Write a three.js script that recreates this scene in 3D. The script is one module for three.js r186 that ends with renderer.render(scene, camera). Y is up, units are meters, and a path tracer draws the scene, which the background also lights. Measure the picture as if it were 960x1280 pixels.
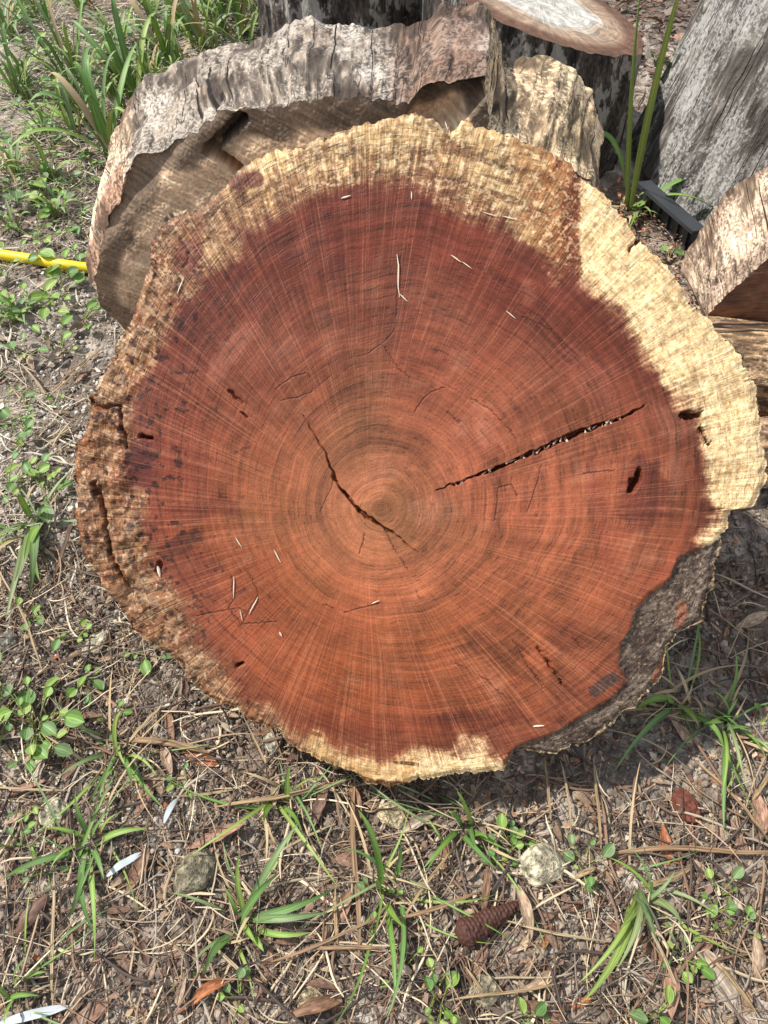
import * as THREE from 'three';
import { mergeGeometries } from 'three/addons/utils/BufferGeometryUtils.js';

// ---------------------------------------------------------------- camera, sky, sun, exposure
const scene = new THREE.Scene();
const H = 0.95, PITCH = 54 * Math.PI / 180, FPX = 967;
const camera = new THREE.PerspectiveCamera(2 * Math.atan(640 / FPX) * 180 / Math.PI, 768 / 1024, 0.05, 400);
camera.position.set(0, H, 0);
camera.rotation.set(-PITCH, 0, 0);
const renderer = new THREE.WebGLRenderer({ antialias: true });
renderer.setSize(768, 1024);
renderer.toneMapping = THREE.LinearToneMapping;
renderer.toneMappingExposure = 1.12;
renderer.shadowMap.enabled = true;
const SKY_GAIN = 0.72;
const SUN = new THREE.Vector3(-0.56, 0.80, -0.14).normalize();
{ // hazy summer sky with broken white cloud, computed
  const W = 256, HH = 128, d = new Float32Array(W * HH * 4), hsh = (x, y, k) => { const s = Math.sin(x * 127.1 + y * 311.7 + k * 74.7) * 43758.5453; return s - Math.floor(s); };
  const vz = (x, y, p) => { const ix = Math.floor(x), iy = Math.floor(y), fx = x - ix, fy = y - iy, m = i => ((i % p) + p) % p; const a = hsh(m(ix), iy, 1), b = hsh(m(ix + 1), iy, 1), c = hsh(m(ix), iy + 1, 1), e = hsh(m(ix + 1), iy + 1, 1), sx = fx * fx * (3 - 2 * fx), sy = fy * fy * (3 - 2 * fy); return a + (b - a) * sx + (c - a) * sy + (a - b - c + e) * sx * sy; };
  for (let j = 0; j < HH; j++) for (let i = 0; i < W; i++) {
    const el = (j + 0.5) / HH * Math.PI - Math.PI / 2, up = Math.max(0, Math.sin(el)), u = i / W;
    const n = vz(u * 12, el * 5, 12) * 0.5 + vz(u * 24, el * 10 + 7, 24) * 0.3 + vz(u * 48, el * 20 + 3, 48) * 0.2, cl = Math.min(1, Math.max(0, (n - 0.42) / 0.2)) * 0.8;
    const b = [0.42 + 0.5 * (1 - up) ** 3, 0.58 + 0.38 * (1 - up) ** 3, 0.86 + 0.1 * (1 - up) ** 3], c = [1.35, 1.32, 1.28], o = (j * W + i) * 4;
    for (let k = 0; k < 3; k++) d[o + k] = (b[k] + (c[k] - b[k]) * cl) * SKY_GAIN; d[o + 3] = 1; }
  const t = new THREE.DataTexture(d, W, HH, THREE.RGBAFormat, THREE.FloatType); t.mapping = THREE.EquirectangularReflectionMapping; t.magFilter = THREE.LinearFilter; t.needsUpdate = true;
  scene.background = t; scene.environment = t;
}
const sun = new THREE.DirectionalLight(new THREE.Color(1, 0.955, 0.885), 5.0);
sun.name = 'sun'; sun.position.copy(SUN).multiplyScalar(8); sun.castShadow = true;
sun.shadow.mapSize.set(4096, 4096); sun.shadow.radius = 2.5;
Object.assign(sun.shadow.camera, { left: -4, right: 4, top: 4, bottom: -4, near: 0.1, far: 30 });
scene.add(sun); scene.add(sun.target);

// ---------------------------------------------------------------- numbers
let SEED = 12345;
const rnd = () => { SEED = (SEED + 0x6D2B79F5) | 0; let t = Math.imul(SEED ^ (SEED >>> 15), 1 | SEED); t = (t + Math.imul(t ^ (t >>> 7), 61 | t)) ^ t; return ((t ^ (t >>> 14)) >>> 0) / 4294967296; };
const rr = (a, b) => a + (b - a) * rnd();
const pick = a => a[Math.floor(rnd() * a.length)];
const clamp = (x, a = 0, b = 1) => x < a ? a : x > b ? b : x;
const sst = (a, b, x) => { const t = clamp((x - a) / (b - a)); return t * t * (3 - 2 * t); };
const mix = (a, b, t) => a + (b - a) * t;
function h2(x, y, s) { let h = Math.imul(x, 374761393) + Math.imul(y, 668265263) + Math.imul(s, 2147483647 - 977) | 0; h = Math.imul(h ^ (h >>> 13), 1274126177); h ^= h >>> 16; return (h >>> 0) / 4294967296; }
function vn(x, y, s = 0) { // value noise 0..1
  const ix = Math.floor(x), iy = Math.floor(y); let fx = x - ix, fy = y - iy; fx = fx * fx * (3 - 2 * fx); fy = fy * fy * (3 - 2 * fy);
  const a = h2(ix, iy, s), b = h2(ix + 1, iy, s), c = h2(ix, iy + 1, s), d = h2(ix + 1, iy + 1, s);
  return a + (b - a) * fx + (c - a) * fy + (a - b - c + d) * fx * fy;
}
function fbm(x, y, s = 0, o = 4) { let v = 0, a = 0.5, t = 0; for (let i = 0; i < o; i++) { v += a * vn(x, y, s + i * 17); t += a; x *= 2.03; y *= 2.03; a *= 0.5; } return v / t; }
// octaves turned against each other, so that no lattice shows
function fbr(x, y, s = 0, o = 3) { let v = 0, a = 0.5, t = 0; for (let i = 0; i < o; i++) { v += a * vn(x, y, s + i * 19); t += a; const nx = (x * 0.7986 - y * 0.6018) * 2.07 + 3.1, ny = (x * 0.6018 + y * 0.7986) * 2.07 + 1.7; x = nx; y = ny; a *= 0.6; } return v / t; }
// tileable value noise, period p (integers)
function vnt(x, y, px, py, s) { const ix = Math.floor(x), iy = Math.floor(y); let fx = x - ix, fy = y - iy; fx = fx * fx * (3 - 2 * fx); fy = fy * fy * (3 - 2 * fy);
  const m = (i, p) => ((i % p) + p) % p, x0 = m(ix, px), x1 = m(ix + 1, px), y0 = m(iy, py), y1 = m(iy + 1, py);
  const a = h2(x0, y0, s), b = h2(x1, y0, s), c = h2(x0, y1, s), d = h2(x1, y1, s);
  return a + (b - a) * fx + (c - a) * fy + (a - b - c + d) * fx * fy; }
const fbt = (x, y, px, py, s, o = 4) => { let v = 0, a = 0.5, t = 0; for (let i = 0; i < o; i++) { v += a * vnt(x, y, px, py, s + i * 13); t += a; x *= 2; y *= 2; px *= 2; py *= 2; a *= 0.5; } return v / t; };

// photo pixel -> direction -> point on ground height or plane
const V = (x, y, z) => new THREE.Vector3(x, y, z);
const CF = V(0, -Math.sin(PITCH), -Math.cos(PITCH)), CU = V(0, Math.cos(PITCH), -Math.sin(PITCH)), CR = V(1, 0, 0), CP = V(0, H, 0);
const dirOf = (px, py) => CF.clone().addScaledVector(CR, (px - 480) / FPX).addScaledVector(CU, (640 - py) / FPX);
const atY = (px, py, y = 0) => { const d = dirOf(px, py); return CP.clone().addScaledVector(d, (y - H) / d.y); };
const atPlane = (px, py, P, n) => { const d = dirOf(px, py); return CP.clone().addScaledVector(d, P.clone().sub(CP).dot(n) / d.dot(n)); };
const groundH = (x, z) => (fbm(x * 2.3 + 9, z * 2.3 + 4, 3, 3) - 0.5) * 0.035 + (fbm(x * 14, z * 14, 8, 3) - 0.5) * 0.014;
const gp = (px, py, dy = 0) => { let p = atY(px, py, dy); for (let i = 0; i < 3; i++) p = atY(px, py, groundH(p.x, p.z) + dy); return p; };

// ---------------------------------------------------------------- naming helpers
const used = new Map();
const numbered = n => { const k = used.get(n) || 0; used.set(n, k + 1); return k ? n + '_' + String(k).padStart(3, '0') : n; };
function shadow(o) { o.traverse(c => { if (c.isMesh) { c.castShadow = true; c.receiveShadow = true; } }); return o; }
function top(o, name, label, category, group) { o.name = numbered(name); o.userData.label = label; o.userData.category = category; if (group) o.userData.group = group; scene.add(o); return o; }
function thing(name, label, category, pos, group) { const g = new THREE.Group(); if (pos) g.position.copy(pos); return top(g, name, label, category, group); }
function part(parent, name, geo, mat) { const m = new THREE.Mesh(geo, mat); m.name = name; parent.add(m); return m; }
function stuff(o, name, label, category) { o.name = numbered(name); o.userData = { kind: 'stuff', label, category }; scene.add(o); return o; }

// things that a small neighbour can be told by
const marks = [];
const mark = (name, p) => marks.push([name, p.x, p.z]);
const near = (x, z) => { let b = null, d = 1e9; for (const m of marks) { const e = Math.hypot(m[1] - x, m[2] - z); if (e < d) { d = e; b = m; } } return (d < 0.07 ? 'close to ' : 'nearest to ') + b[0]; };
// ---------------------------------------------------------------- textures
const lin2s = c => c <= 0.0031308 ? c * 12.92 : 1.055 * Math.pow(c, 1 / 2.4) - 0.055;
function tex(w, h, fn, srgb, repeat = true) {
  const d = new Uint8Array(w * h * 4), c = [0, 0, 0];
  for (let y = 0, i = 0; y < h; y++) for (let x = 0; x < w; x++, i += 4) { fn(x, y, c); d[i] = clamp(c[0], 0, 255); d[i + 1] = clamp(c[1], 0, 255); d[i + 2] = clamp(c[2], 0, 255); d[i + 3] = 255; }
  const t = new THREE.DataTexture(d, w, h, THREE.RGBAFormat); t.magFilter = THREE.LinearFilter; t.minFilter = THREE.LinearMipmapLinearFilter; t.generateMipmaps = true;
  if (srgb) t.colorSpace = THREE.SRGBColorSpace; if (repeat) t.wrapS = t.wrapT = THREE.RepeatWrapping; t.needsUpdate = true; return t;
}
function tex2(w, h, fn) { const b = new Uint8Array(w * h); const map = tex(w, h, (x, y, c) => { b[y * w + x] = clamp(fn(x, y, c), 0, 255); }, true); const bump = tex(w, h, (x, y, c) => { c[0] = c[1] = c[2] = b[y * w + x]; }, false); return { map, bump }; }
const setc = (c, a) => { c[0] = a[0]; c[1] = a[1]; c[2] = a[2]; };
const lerpc = (c, a, t) => { if (t <= 0) return; if (t > 1) t = 1; c[0] += (a[0] - c[0]) * t; c[1] += (a[1] - c[1]) * t; c[2] += (a[2] - c[2]) * t; };
const mulc = (c, k) => { c[0] *= k; c[1] *= k; c[2] *= k; };

function meshFrom(pos, uv, idx, col) { const g = new THREE.BufferGeometry(); g.setAttribute('position', new THREE.BufferAttribute(new Float32Array(pos), 3)); if (uv) g.setAttribute('uv', new THREE.BufferAttribute(new Float32Array(uv), 2)); if (col) g.setAttribute('color', new THREE.BufferAttribute(new Float32Array(col), 3)); g.setIndex(idx); g.computeVertexNormals(); return g; }

// ---------------------------------------------------------------- ground
{
  const N = 460, pos = [], uv = [], idx = [], col = [];
  const ax = t => { const s = 2 * t - 1; return s * 1.6 + Math.sign(s) * Math.pow(Math.abs(s), 9) * 120; };
  for (let j = 0; j <= N; j++) for (let i = 0; i <= N; i++) {
    const x = ax(i / N), z = ax(j / N) - 1.3, y = groundH(x, z) + (fbm(x * 60, z * 60, 21, 3) - 0.5) * 0.008;
    pos.push(x, y, z); uv.push(x / 0.6, z / 0.6);
    // grey sandy soil with irregular humus patches everywhere
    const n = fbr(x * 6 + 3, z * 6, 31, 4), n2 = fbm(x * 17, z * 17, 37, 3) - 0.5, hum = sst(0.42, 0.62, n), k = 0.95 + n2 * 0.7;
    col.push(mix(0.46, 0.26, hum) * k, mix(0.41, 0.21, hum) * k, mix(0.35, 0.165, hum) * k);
  }
  for (let j = 0; j < N; j++) for (let i = 0; i < N; i++) { const a = j * (N + 1) + i, b = a + 1, c = a + N + 1, d = c + 1; idx.push(a, c, b, b, c, d); }
  const P = 40;
  const { map, bump } = tex2(1024, 1024, (x, y, c) => { const n = fbt(x / 1024 * P, y / 1024 * P, P, P, 5, 5), g = vnt(x / 1024 * 260, y / 1024 * 260, 260, 260, 77); const k = 208 + (n - 0.5) * 190 + (g > 0.86 ? 30 : g < 0.12 ? -45 : 0); c[0] = k + 6; c[1] = k; c[2] = k - 4; return n * 170 + g * 70; });
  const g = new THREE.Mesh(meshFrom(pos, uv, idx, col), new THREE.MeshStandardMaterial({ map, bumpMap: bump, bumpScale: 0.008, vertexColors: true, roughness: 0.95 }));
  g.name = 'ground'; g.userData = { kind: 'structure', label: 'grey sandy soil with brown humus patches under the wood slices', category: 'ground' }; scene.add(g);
}
// ---------------------------------------------------------------- plane frames and polar outlines
function frame(elev, yaw = 0) { // face plane: normal tilted up by elev
  const n = V(Math.sin(yaw) * Math.cos(elev), Math.sin(elev), Math.cos(yaw) * Math.cos(elev));
  const u = V(Math.cos(yaw), 0, -Math.sin(yaw)); const v = n.clone().cross(u).normalize();
  return { n, u, v };
}
function polar(pts, steps = 2048) { // closed list of [u,v] about the origin -> radius lookup by angle
  const R = new Float32Array(steps), m = pts.length;
  for (let k = 0; k < steps; k++) {
    const th = k / steps * 2 * Math.PI, c = Math.cos(th), s = Math.sin(th); let best = 0;
    for (let i = 0; i < m; i++) { const a = pts[i], b = pts[(i + 1) % m];
      const dx = b[0] - a[0], dy = b[1] - a[1], den = c * dy - s * dx; if (Math.abs(den) < 1e-12) continue;
      const t = (a[0] * dy - a[1] * dx) / den, q = (a[0] * s - a[1] * c) / den; // ray t, edge q
      if (t > 0 && q >= -1e-6 && q <= 1 + 1e-6 && t > best) best = t; }
    R[k] = best;
  }
  return th => { let f = th / (2 * Math.PI); f = (f - Math.floor(f)) * steps; const i = Math.floor(f), t = f - i; return mix(R[i % steps], R[(i + 1) % steps], t); };
}
const smoothPolar = (R, w) => { const N = 256, A = []; for (let i = 0; i < N; i++) { let s = 0; for (let k = -8; k <= 8; k++) s += R(i / N * 2 * Math.PI + k / 8 * w); A.push(s / 17); } return th => { let f = th / (2 * Math.PI); f = (f - Math.floor(f)) * N; const i = Math.floor(f), t = f - i; return mix(A[i % N], A[(i + 1) % N], t); }; };
const segD = (x, y, a, b) => { const dx = b[0] - a[0], dy = b[1] - a[1], t = clamp(((x - a[0]) * dx + (y - a[1]) * dy) / (dx * dx + dy * dy + 1e-12)); const ex = x - a[0] - t * dx, ey = y - a[1] - t * dy; return [Math.sqrt(ex * ex + ey * ey), t]; };
const inPoly = (x, y, P) => { let c = false; for (let i = 0, j = P.length - 1; i < P.length; j = i++) { const a = P[i], b = P[j]; if ((a[1] > y) !== (b[1] > y) && x < (b[0] - a[0]) * (y - a[1]) / (b[1] - a[1]) + a[0]) c = !c; } return c; };
// signed distance (negative inside) sampled on a coarse grid
function sdf(P, lo, hi, N = 300) {
  const g = new Float32Array(N * N), st = (hi - lo) / (N - 1);
  for (let j = 0; j < N; j++) for (let i = 0; i < N; i++) { const x = lo + i * st, y = lo + j * st; let d = 1e9; for (let k = 0; k < P.length; k++) d = Math.min(d, segD(x, y, P[k], P[(k + 1) % P.length])[0]); g[j * N + i] = inPoly(x, y, P) ? -d : d; }
  return (x, y) => { const fx = clamp((x - lo) / st, 0, N - 1.001), fy = clamp((y - lo) / st, 0, N - 1.001), i = Math.floor(fx), j = Math.floor(fy), a = fx - i, b = fy - j, o = j * N + i; return mix(mix(g[o], g[o + 1], a), mix(g[o + N], g[o + N + 1], a), b); };
}

// slab: cut face (polar mesh with relief), rim, back. All in the slab's own frame; the group stands at C.
function buildSlab(S) {
  const { C, fr, Rf, Rr, T, root } = S, thetas = S.thetas, NR = S.nr, M = thetas.length, q = new THREE.Matrix4().makeBasis(fr.u, fr.v, fr.n);
  root.position.copy(C); root.quaternion.setFromRotationMatrix(q);
  const edge = thetas.map(t => Rf(t) + (S.jag ? S.jag(t) : 0));
  let pos = [], uv = [], idx = [], col = [];
  for (let j = 0; j <= NR; j++) for (let i = 0; i < M; i++) { const f = Math.pow(j / NR, S.rpow || 1), r = edge[i] * f, x = r * Math.cos(thetas[i]), y = r * Math.sin(thetas[i]); pos.push(x, y, S.h(x, y, f)); uv.push(x / S.tex + 0.5, y / S.tex + 0.5); }
  for (let j = 0; j < NR; j++) for (let i = 0; i < M; i++) { const i2 = (i + 1) % M, a = j * M + i, b = j * M + i2, c = a + M, d = b + M; if (j > 0) idx.push(a, d, b); idx.push(a, c, d); }
  part(root, 'cut_face', meshFrom(pos, uv, idx), S.faceMat);
  // rim
  const rt = S.rimThetas || thetas, MR = rt.length, W = S.nw; pos = []; uv = []; idx = []; col = []; let arc = 0, px = 0, py = 0;
  for (let i = 0; i <= MR; i++) { const th = i < MR ? rt[i] : rt[0] + 2 * Math.PI, e = Rf(th) + (S.jag ? S.jag(th) : 0), ex = e * Math.cos(th), ey = e * Math.sin(th); if (i) arc += Math.hypot(ex - px, ey - py); px = ex; py = ey;
    const tw = th - Math.floor(th / 6.283185307) * 6.283185307;
    for (let k = 0; k <= W; k++) { const w = k / W, d = S.rimDisp ? S.rimDisp(arc, w, tw) : 0, Tt = S.Tf ? S.Tf(tw) : T; const r = mix(e, Rr ? Rr(th) : e, S.rimBlend ? S.rimBlend(w) : w) + d * (k ? 1 : 0);
      const fx = r * Math.cos(th), fy = r * Math.sin(th); pos.push(fx, fy, k ? -w * Tt : S.h(ex, ey, 1)); uv.push(arc / 0.4, w * Tt / 0.4);
      const c = S.rimCol(tw, w, arc); col.push(c[0], c[1], c[2]); } }
  for (let i = 0; i < MR; i++) for (let k = 0; k < W; k++) { const a = i * (W + 1) + k, b = a + 1, c = a + W + 1, d = c + 1; idx.push(a, b, c, b, d, c); }
  part(root, S.rimName || 'rim', meshFrom(pos, uv, idx, col), S.rimMat);
  // back face (joined to the rim's rear ring)
  const bp = [0, 0, -T], bu = [0, 0], bi = []; for (let i = 0; i <= MR; i++) { const o = (i * (W + 1) + W) * 3; bp.push(pos[o], pos[o + 1], pos[o + 2]); bu.push(pos[o] / 0.4, pos[o + 1] / 0.4); if (i < MR) bi.push(0, i + 2, i + 1); }
  part(root, 'back_face', meshFrom(bp, bu, bi), S.backMat);
}
const range = n => Array.from({ length: n }, (_, i) => i / n * 2 * Math.PI);

// ---------------------------------------------------------------- wood materials
const FIB = tex2(1024, 1024, (x, y, c) => { // weathered wood, fibres along v, tile = 0.4 m
  const u = x / 1024, v = y / 1024, w = (fbt(u * 8, v * 6, 8, 6, 390, 2) - 0.5) * 0.02, a = fbt((u + w) * 160, v * 8, 160, 8, 300, 3), b = fbt((u + w) * 40, v * 5, 40, 5, 340, 3), p = fbt(u * 12, v * 10, 12, 10, 360, 3), cr = fbt((u + w * 2) * 60, v * 4, 60, 4, 370, 2), crk = sst(0.28, 0.2, cr);
  const k = 205 + (a - 0.5) * 160 + (b - 0.5) * 130 + (p - 0.5) * 90 - crk * 110; c[0] = k; c[1] = k - 2 - (p - 0.5) * 20; c[2] = k - 6 - (p - 0.5) * 30;
  return 60 + a * 90 + b * 70 + p * 30 - sst(0.3, 0.2, cr) * 90; });
const BARK = tex2(1024, 1024, (x, y, c) => { // furrowed bark with lichen patches, tile = 0.4 m
  const u = x / 1024, v = y / 1024, w = (fbt(u * 6, v * 6, 6, 6, 401, 3) - 0.5) * 0.05, b = fbt((u + w) * 26, v * 7, 26, 7, 420, 4), g = fbt(u * 120, v * 60, 120, 60, 440, 3), l = fbt(u * 10, v * 6, 10, 6, 460, 4), l2 = fbt(u * 60, v * 40, 60, 40, 470, 3);
  const k = 70 + (b - 0.5) * 150 + (g - 0.5) * 70; setc(c, [k * 1.02, k * 0.93, k * 0.85]); lerpc(c, [168, 166, 160], sst(0.54, 0.68, l + (l2 - 0.5) * 0.5 + (b - 0.5) * 0.3) * 0.75);
  return b * 200 + g * 40 - 10; });
const TRUNK = tex2(1024, 1024, (x, y, c) => { // barkless weathered grey trunk: fine grain, pale lichen speckle, long dark checks
  const u = x / 1024, v = y / 1024, w = (fbt(u * 5, v * 5, 5, 5, 501, 3) - 0.5) * 0.05, a = fbt((u + w * .4) * 90, v * 16, 90, 16, 510, 4), l = fbt(u * 9, v * 5, 9, 5, 520, 4), l2 = fbt(u * 150, v * 110, 150, 110, 530, 3), cr = Math.abs(fbt((u + w * 0.7) * 16, v * 1, 16, 1, 540, 2) - 0.5), cr2 = Math.abs(fbt((u + w * 0.5) * 40, v * 4, 40, 4, 550, 2) - 0.5), k = fbt(u * 6, v * 4, 6, 4, 560, 3);
  const crack = Math.max(sst(0.022, 0.006, cr) * sst(0.46, 0.56, k), 0.5 * sst(0.02, 0.004, cr2) * sst(0.55, 0.45, k)), t = 112 + (a - 0.5) * 150 + (k - 0.5) * 60;
  setc(c, [t, t * 0.955, t * 0.9]); lerpc(c, [200, 200, 198], sst(0.5, 0.75, l + (l2 - 0.5) * 1.1) * 0.6); lerpc(c, [58, 50, 44], sst(0.5, 0.3, l + (a - .5) * .4) * 0.5); lerpc(c, [28, 23, 20], crack);
  return 90 + a * 90 + l2 * 40 - 110 * crack; });
const chunkMat = (bs = 0.005) => new THREE.MeshStandardMaterial({ map: TRUNK.map, bumpMap: TRUNK.bump, bumpScale: bs, vertexColors: true, roughness: 0.92 });
const fiberMat = (bs = 0.006, col = 0xffffff) => new THREE.MeshStandardMaterial({ map: FIB.map, bumpMap: FIB.bump, bumpScale: bs, vertexColors: true, color: col, roughness: 0.9 });
const backWood = new THREE.MeshStandardMaterial({ map: FIB.map, bumpMap: FIB.bump, bumpScale: 0.003, color: new THREE.Color(0.3, 0.19, 0.12), roughness: 0.9 });

// ---------------------------------------------------------------- the big slice in front
const F = frame(48 * Math.PI / 180), FT = 0.085;
const P0 = atY(490, 984, FT * F.n.y + 0.004);
const FC = atPlane(460, 645, P0, F.n);            // pith
const U = 0.00094;                                 // one photo pixel, roughly, in metres on this face
const toF = ([x, y]) => { const p = atPlane(x, y, P0, F.n).sub(FC); return [p.dot(F.u), p.dot(F.v)]; };
const toU = q => { const p = toF(q); return [p[0] / U, p[1] / U]; };
const outlinePx = [[480, 147], [520, 141], [537, 145], [555, 161], [570, 160], [577, 150], [600, 155], [645, 170], [690, 189], [710, 202], [725, 217], [760, 245], [800, 297], [850, 350], [860, 380], [880, 392], [910, 425], [925, 445], [947, 485], [951, 520], [952, 555], [959, 562], [960, 603], [945, 632], [937, 637], [917, 637], [910, 655], [902, 677], [897, 710], [890, 745], [882, 775], [865, 787], [847, 792], [837, 810], [835, 830], [825, 855], [800, 880], [767, 907], [735, 930], [695, 945], [652, 942], [640, 947], [630, 965], [580, 967], [530, 975], [490, 984], [460, 980], [440, 965], [405, 955], [360, 932], [350, 917], [310, 900], [295, 885], [265, 875], [235, 847], [222, 827], [187, 805], [162, 787], [155, 765], [130, 735], [117, 715], [102, 690], [95, 650], [91, 595], [95, 555], [110, 535], [110, 497], [127, 475], [140, 445], [142, 425], [167, 392], [172, 365], [185, 335], [187, 307], [197, 287], [220, 265], [257, 254], [280, 232], [300, 207], [345, 185], [380, 182], [420, 165], [470, 150]];
const heartPx = [[884, 622], [886, 690], [875, 720], [850, 755], [820, 790], [800, 820], [795, 850], [775, 885], [715, 930], [640, 950], [600, 926], [545, 940], [480, 945], [415, 932], [340, 888], [300, 850], [262, 800], [225, 752], [196, 705], [178, 650], [168, 590], [166, 530], [180, 470], [206, 415], [238, 365], [275, 322], [320, 285], [370, 255], [430, 230], [500, 236], [560, 252], [610, 274], [660, 312], [700, 345], [722, 352], [745, 375], [775, 405], [812, 440], [838, 480], [858, 520], [870, 560], [878, 600]];
const greyPx = [[905, 672], [872, 686], [850, 698], [838, 724], [812, 741], [796, 762], [788, 790], [777, 805], [775, 838], [784, 852], [764, 874], [730, 895], [700, 915], [655, 930], [640, 940], [640, 960], [700, 960], [780, 925], [850, 860], [900, 790], [915, 700]];
const HP = heartPx.map(toU), GP = greyPx.map(toU), OP = outlinePx.map(toF);
const heartD = sdf(HP, -560, 620), greyD = sdf(GP, -560, 620);
const RF = polar(OP), RFs = smoothPolar(RF, 0.5);
const cracks = [ // px polyline, widths (px), depth (m)
  { p: [[546, 613], [580, 601], [620, 585], [650, 573], [680, 560], [715, 545], [750, 532], [785, 518], [806, 507]], w: [0.8, 2.2, 3.8, 5, 6.2, 6.2, 4.4, 2.6, 0.8], d: 0.016 },
  { p: [[380, 520], [395, 545], [412, 575], [418, 600], [435, 622], [458, 645], [480, 660], [500, 672], [523, 692]], w: [0.4, 0.7, 1.3, 2.2, 3.2, 4.4, 2.2, 1.0, 0.4], d: 0.014 },
  { p: [[672, 808], [688, 832], [710, 864]], w: [1, 3.4, 1], d: 0.012 }, { p: [[786, 313], [803, 296]], w: [1.5, 3.5], d: 0.02 },
  { p: [[876, 533], [885, 556]], w: [3, 2.5], d: 0.015 }, { p: [[288, 487], [299, 499], [305, 505]], w: [2, 3, 1.5], d: 0.01 }, { p: [[300, 515], [310, 522]], w: [2, 3.5], d: 0.01 },
  { p: [[790, 611], [794, 602], [798, 591]], w: [8, 12, 8], d: 0.02 }, { p: [[853, 518], [863, 521], [874, 518]], w: [5, 12, 7], d: 0.02 },
  { p: [[176, 544], [190, 547]], w: [5, 4], d: 0.015 }, { p: [[298, 832], [304, 828]], w: [5, 4], d: 0.012 },
  { p: [[118, 605], [130, 640], [138, 690], [150, 715], [160, 735]], w: [7, 4, 3.5, 3, 1.5], d: 0.009 }, { p: [[112, 500], [125, 510], [150, 505], [160, 560]], w: [6, 5, 3, 2], d: 0.008 },
  { p: [[262, 298], [240, 310], [228, 335]], w: [2, 1.5, 2], d: 0.003 }, { p: [[200, 705], [198, 715]], w: [6, 6], d: 0.008 },
].map(c => ({ ...c, q: c.p.map(toU) }));
const hair = [[[497, 318], [498, 350], [495, 385], [492, 410], [478, 430], [462, 442], [445, 446]], [[478, 430], [490, 448], [503, 463], [512, 472]], [[345, 487], [365, 472], [385, 466], [392, 490], [372, 497], [352, 500]], [[520, 515], [528, 500], [540, 490], [560, 484]], [[588, 497], [610, 510], [630, 530], [645, 548]], [[660, 640], [668, 610], [677, 582]], [[730, 592], [770, 588]], [[620, 650], [622, 610], [640, 605], [648, 620]], [[480, 662], [497, 690], [512, 715], [530, 755]], [[458, 650], [455, 680], [452, 692]], [[715, 798], [745, 832]], [[400, 640], [415, 610], [418, 598]], [[290, 720], [293, 748], [288, 760], [303, 782]], [[310, 715], [321, 745], [303, 780], [345, 777]], [[560, 515], [575, 528]], [[402, 755], [430, 766], [475, 755]], [[655, 395], [690, 415], [706, 436]], [[205, 760], [215, 775], [190, 790]], [[245, 770], [300, 760], [340, 785]], [[570, 830], [610, 850], [640, 880]], [[640, 800], [680, 860]]].map(l => l.map(toU));
const polyD = (x, y, q) => { let b = 1e9, bt = 0; for (let i = 0; i < q.length - 1; i++) { const [d, t] = segD(x, y, q[i], q[i + 1]); if (d < b) { b = d; bt = i + t; } } return [b, bt]; };
const bbox = q => { let a = 1e9, b = -1e9, c = 1e9, d = -1e9; for (const [x, y] of q) { a = Math.min(a, x); b = Math.max(b, x); c = Math.min(c, y); d = Math.max(d, y); } return [a - 14, b + 14, c - 14, d + 14]; };
for (const c of cracks) c.bb = bbox(c.q);
function crackDepth(x, y) { let h = 0; for (const c of cracks) { const b = c.bb; if (x < b[0] || x > b[1] || y < b[2] || y > b[3]) continue; const [d, t] = polyD(x + (vn(x * 0.14, y * 0.14, 62) - 0.5) * 3.4, y + (vn(x * 0.14, y * 0.14, 63) - 0.5) * 3.4, c.q); const i = Math.min(Math.floor(t), c.w.length - 2), w = mix(c.w[i], c.w[i + 1], t - i) * (0.55 + 0.9 * vn(x * 0.22, y * 0.22, 61)) * 0.5; const k = sst(w + 0.9, w * 0.35, d); h = Math.max(h, k * c.d * Math.min(1, w / 2.2)); } return h; }
function faceH(X, Y, f) {
  const x = X / U, y = Y / U; const hd = heartD(x, y), gd = greyD(x, y);
  let h = (fbm(x * 0.012, y * 0.012, 71, 3) - 0.5) * 0.006;
  const sap = sst(-6, 12, hd);
  h += (fbm(x * 0.11, y * 0.11, 72, 3) - 0.5) * (0.0008 + sap * 0.0022);
  const left = sst(-200, -280, x) * sap; h += left * (fbm(x * 0.05, y * 0.05, 75, 3) - 0.55) * 0.018;
  h -= sst(4, -8, gd) * (0.006 + (fbr(x * 0.16, y * 0.16, 73, 3) - 0.5) * 0.005);
  h -= sst(0.975, 1, f) * 0.004;
  return h - crackDepth(x, y);
}
const stA = toU([724, 215]), stB = toU([721, 352]);
const FTEX = 1.1; // metres across the face texture
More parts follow.
